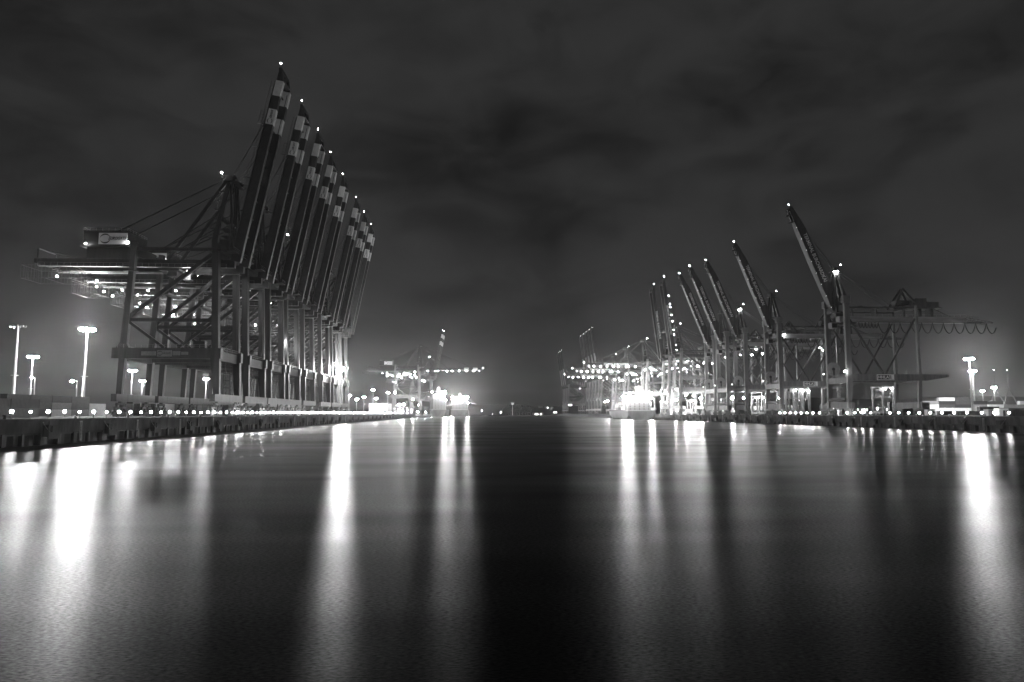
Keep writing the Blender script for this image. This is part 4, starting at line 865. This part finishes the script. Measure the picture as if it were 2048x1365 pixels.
# far shore and hills
def hillm(name, x0, x1, y, depth, hs, z0=-1):
    n = len(hs)*4; vs = []; fs = []
    for i in range(n+1):
        f_ = i/n*(len(hs)-1); a = int(min(f_, len(hs)-2)); hh = hs[a]+(hs[a+1]-hs[a])*(f_-a)+random.uniform(-1, 1)*.6; x = x0+(x1-x0)*i/n
        vs += [(x, y, z0), (x, y+depth*.25, hh*.6), (x, y+depth*.5, hh), (x, y+depth, z0)]
        if i: k = 4*i; fs += [(k-4, k, k+1, k-3), (k-3, k+1, k+2, k-2), (k-2, k+2, k+3, k-1)]
    return tag(MB().add(vs, fs).obj(name, M['hill']), kind='structure')
hillm('hills', -1500, 700, 2400, 700, [4, 6, 12, 18, 22, 24, 30, 36, 40, 34, 38, 30])
hillm('far_hills', 600, 3600, 2700, 900, [30, 60, 72, 80, 70, 90, 84, 100, 90, 70])
tag(MB().box(30, 330, 1665, 2300, -1, 1.0).obj('far_shore', M['hill']), kind='structure')
tag(MB().box(-400, 20, 1900, 2300, -1, 2.0).obj('left_far_shore', M['hill']), kind='structure')
# ------------------------------------------------------------------ trees on the island
def tree(x, y, h, R_, seed, lb):
    rg = random.Random(seed); r = empty('broadleaf_tree', (x, y, 1), lb, 'tree', 'trees on the wooded island')
    tk = MB().tube((0, 0, 0), (0, 0, h*.45), .6, 7, .35)
    for k in range(5):
        a = rg.uniform(0, 6.28); tk.tube((0, 0, h*.4), (math.cos(a)*R_*.6, math.sin(a)*R_*.6, h*rg.uniform(.6, .85)), .28, 5, .08)
    tk.obj('trunk', M['bark'], r)
    cr_ = MB()
    for k in range(420):
        while True:
            v = Vector((rg.uniform(-1, 1), rg.uniform(-1, 1), rg.uniform(-1, 1)))
            if .3 < v.length < 1: break
        v *= 1+.25*math.sin(3*v.x+seed)*math.cos(4*v.y); p = Vector((v.x*R_, v.y*R_, h*.62+v.z*h*.4)); s_ = rg.uniform(.5, 1.2)
        a = Vector((rg.uniform(-1, 1), rg.uniform(-1, 1), rg.uniform(-1, 1))).normalized(); b__ = a.cross(Vector((rg.uniform(-1, 1), .3, rg.uniform(-1, 1)))).normalized()
        cr_.add([p-a*s_, p+b__*s_*.7, p+a*s_, p-b__*s_*.7], [(0, 1, 2, 3)])
    cr_.obj('crown', M['leaf'], r)
tx = [1001, 1007, 1012, 1017, 1022, 1028, 1034, 1039, 1045, 1051, 1056, 1061]; th = [12, 17, 22, 26, 28, 27, 29, 27, 28, 26, 27, 22]
for i, px in enumerate(tx):
    Y = 1730+12*(i % 3); tree((px-955)/1365*Y, Y, th[i], 6.4+(i % 3), i, f'dark broadleaf tree on the wooded island, {ORD[i]} from the left')
# ------------------------------------------------------------------ distant derricks on the right
def derrick(lb, px, Y, h):
    x = px; r = empty('harbour_derrick', (x, Y, DZ), lb, 'derrick', 'faint derricks on the right horizon')
    mb = MB()
    for dx, dy in ((-16, -6), (14, -6), (-4, 12), (24, 4)): mb.beam((dx, dy, 8), (0, 0, h*.62), 1.0)
    mb.tube((0, 0, h*.6), (0, 0, h), .5, 6, .2).box(-20, 26, -8, 14, 0, 8.1); mb.obj('frame', M['crane_light'], r)
    for i in range(5): lamp(r, (-16+9*i, -9, 9), .7, 'l_mid', 'deck_lamp')
    lamp(r, (0, 0, h+.9), .5, 'l_small', 'warning_lamp')
derrick('faint derrick with crossed legs left of the distant light mast', 903, 1150, 76); derrick('faint derrick with crossed legs at the far right', 927, 1150, 76)
# ------------------------------------------------------------------ haze
hm = bpy.data.materials.new('night haze'); hm.use_nodes = True; t = hm.node_tree; t.nodes.clear()
o_ = t.nodes.new('ShaderNodeOutputMaterial'); v_ = t.nodes.new('ShaderNodeVolumePrincipled'); v_.inputs['Color'].default_value = (.9, .9, .9, 1); v_.inputs['Density'].default_value = HAZE; v_.inputs['Anisotropy'].default_value = .88
t.links.new(v_.outputs['Volume'], o_.inputs['Volume'])
if HAZE: tag(MB().box(-4300, 4300, -400, 5300, -2, 178).obj('haze', hm), 'thin night haze over the harbour', kind='stuff')
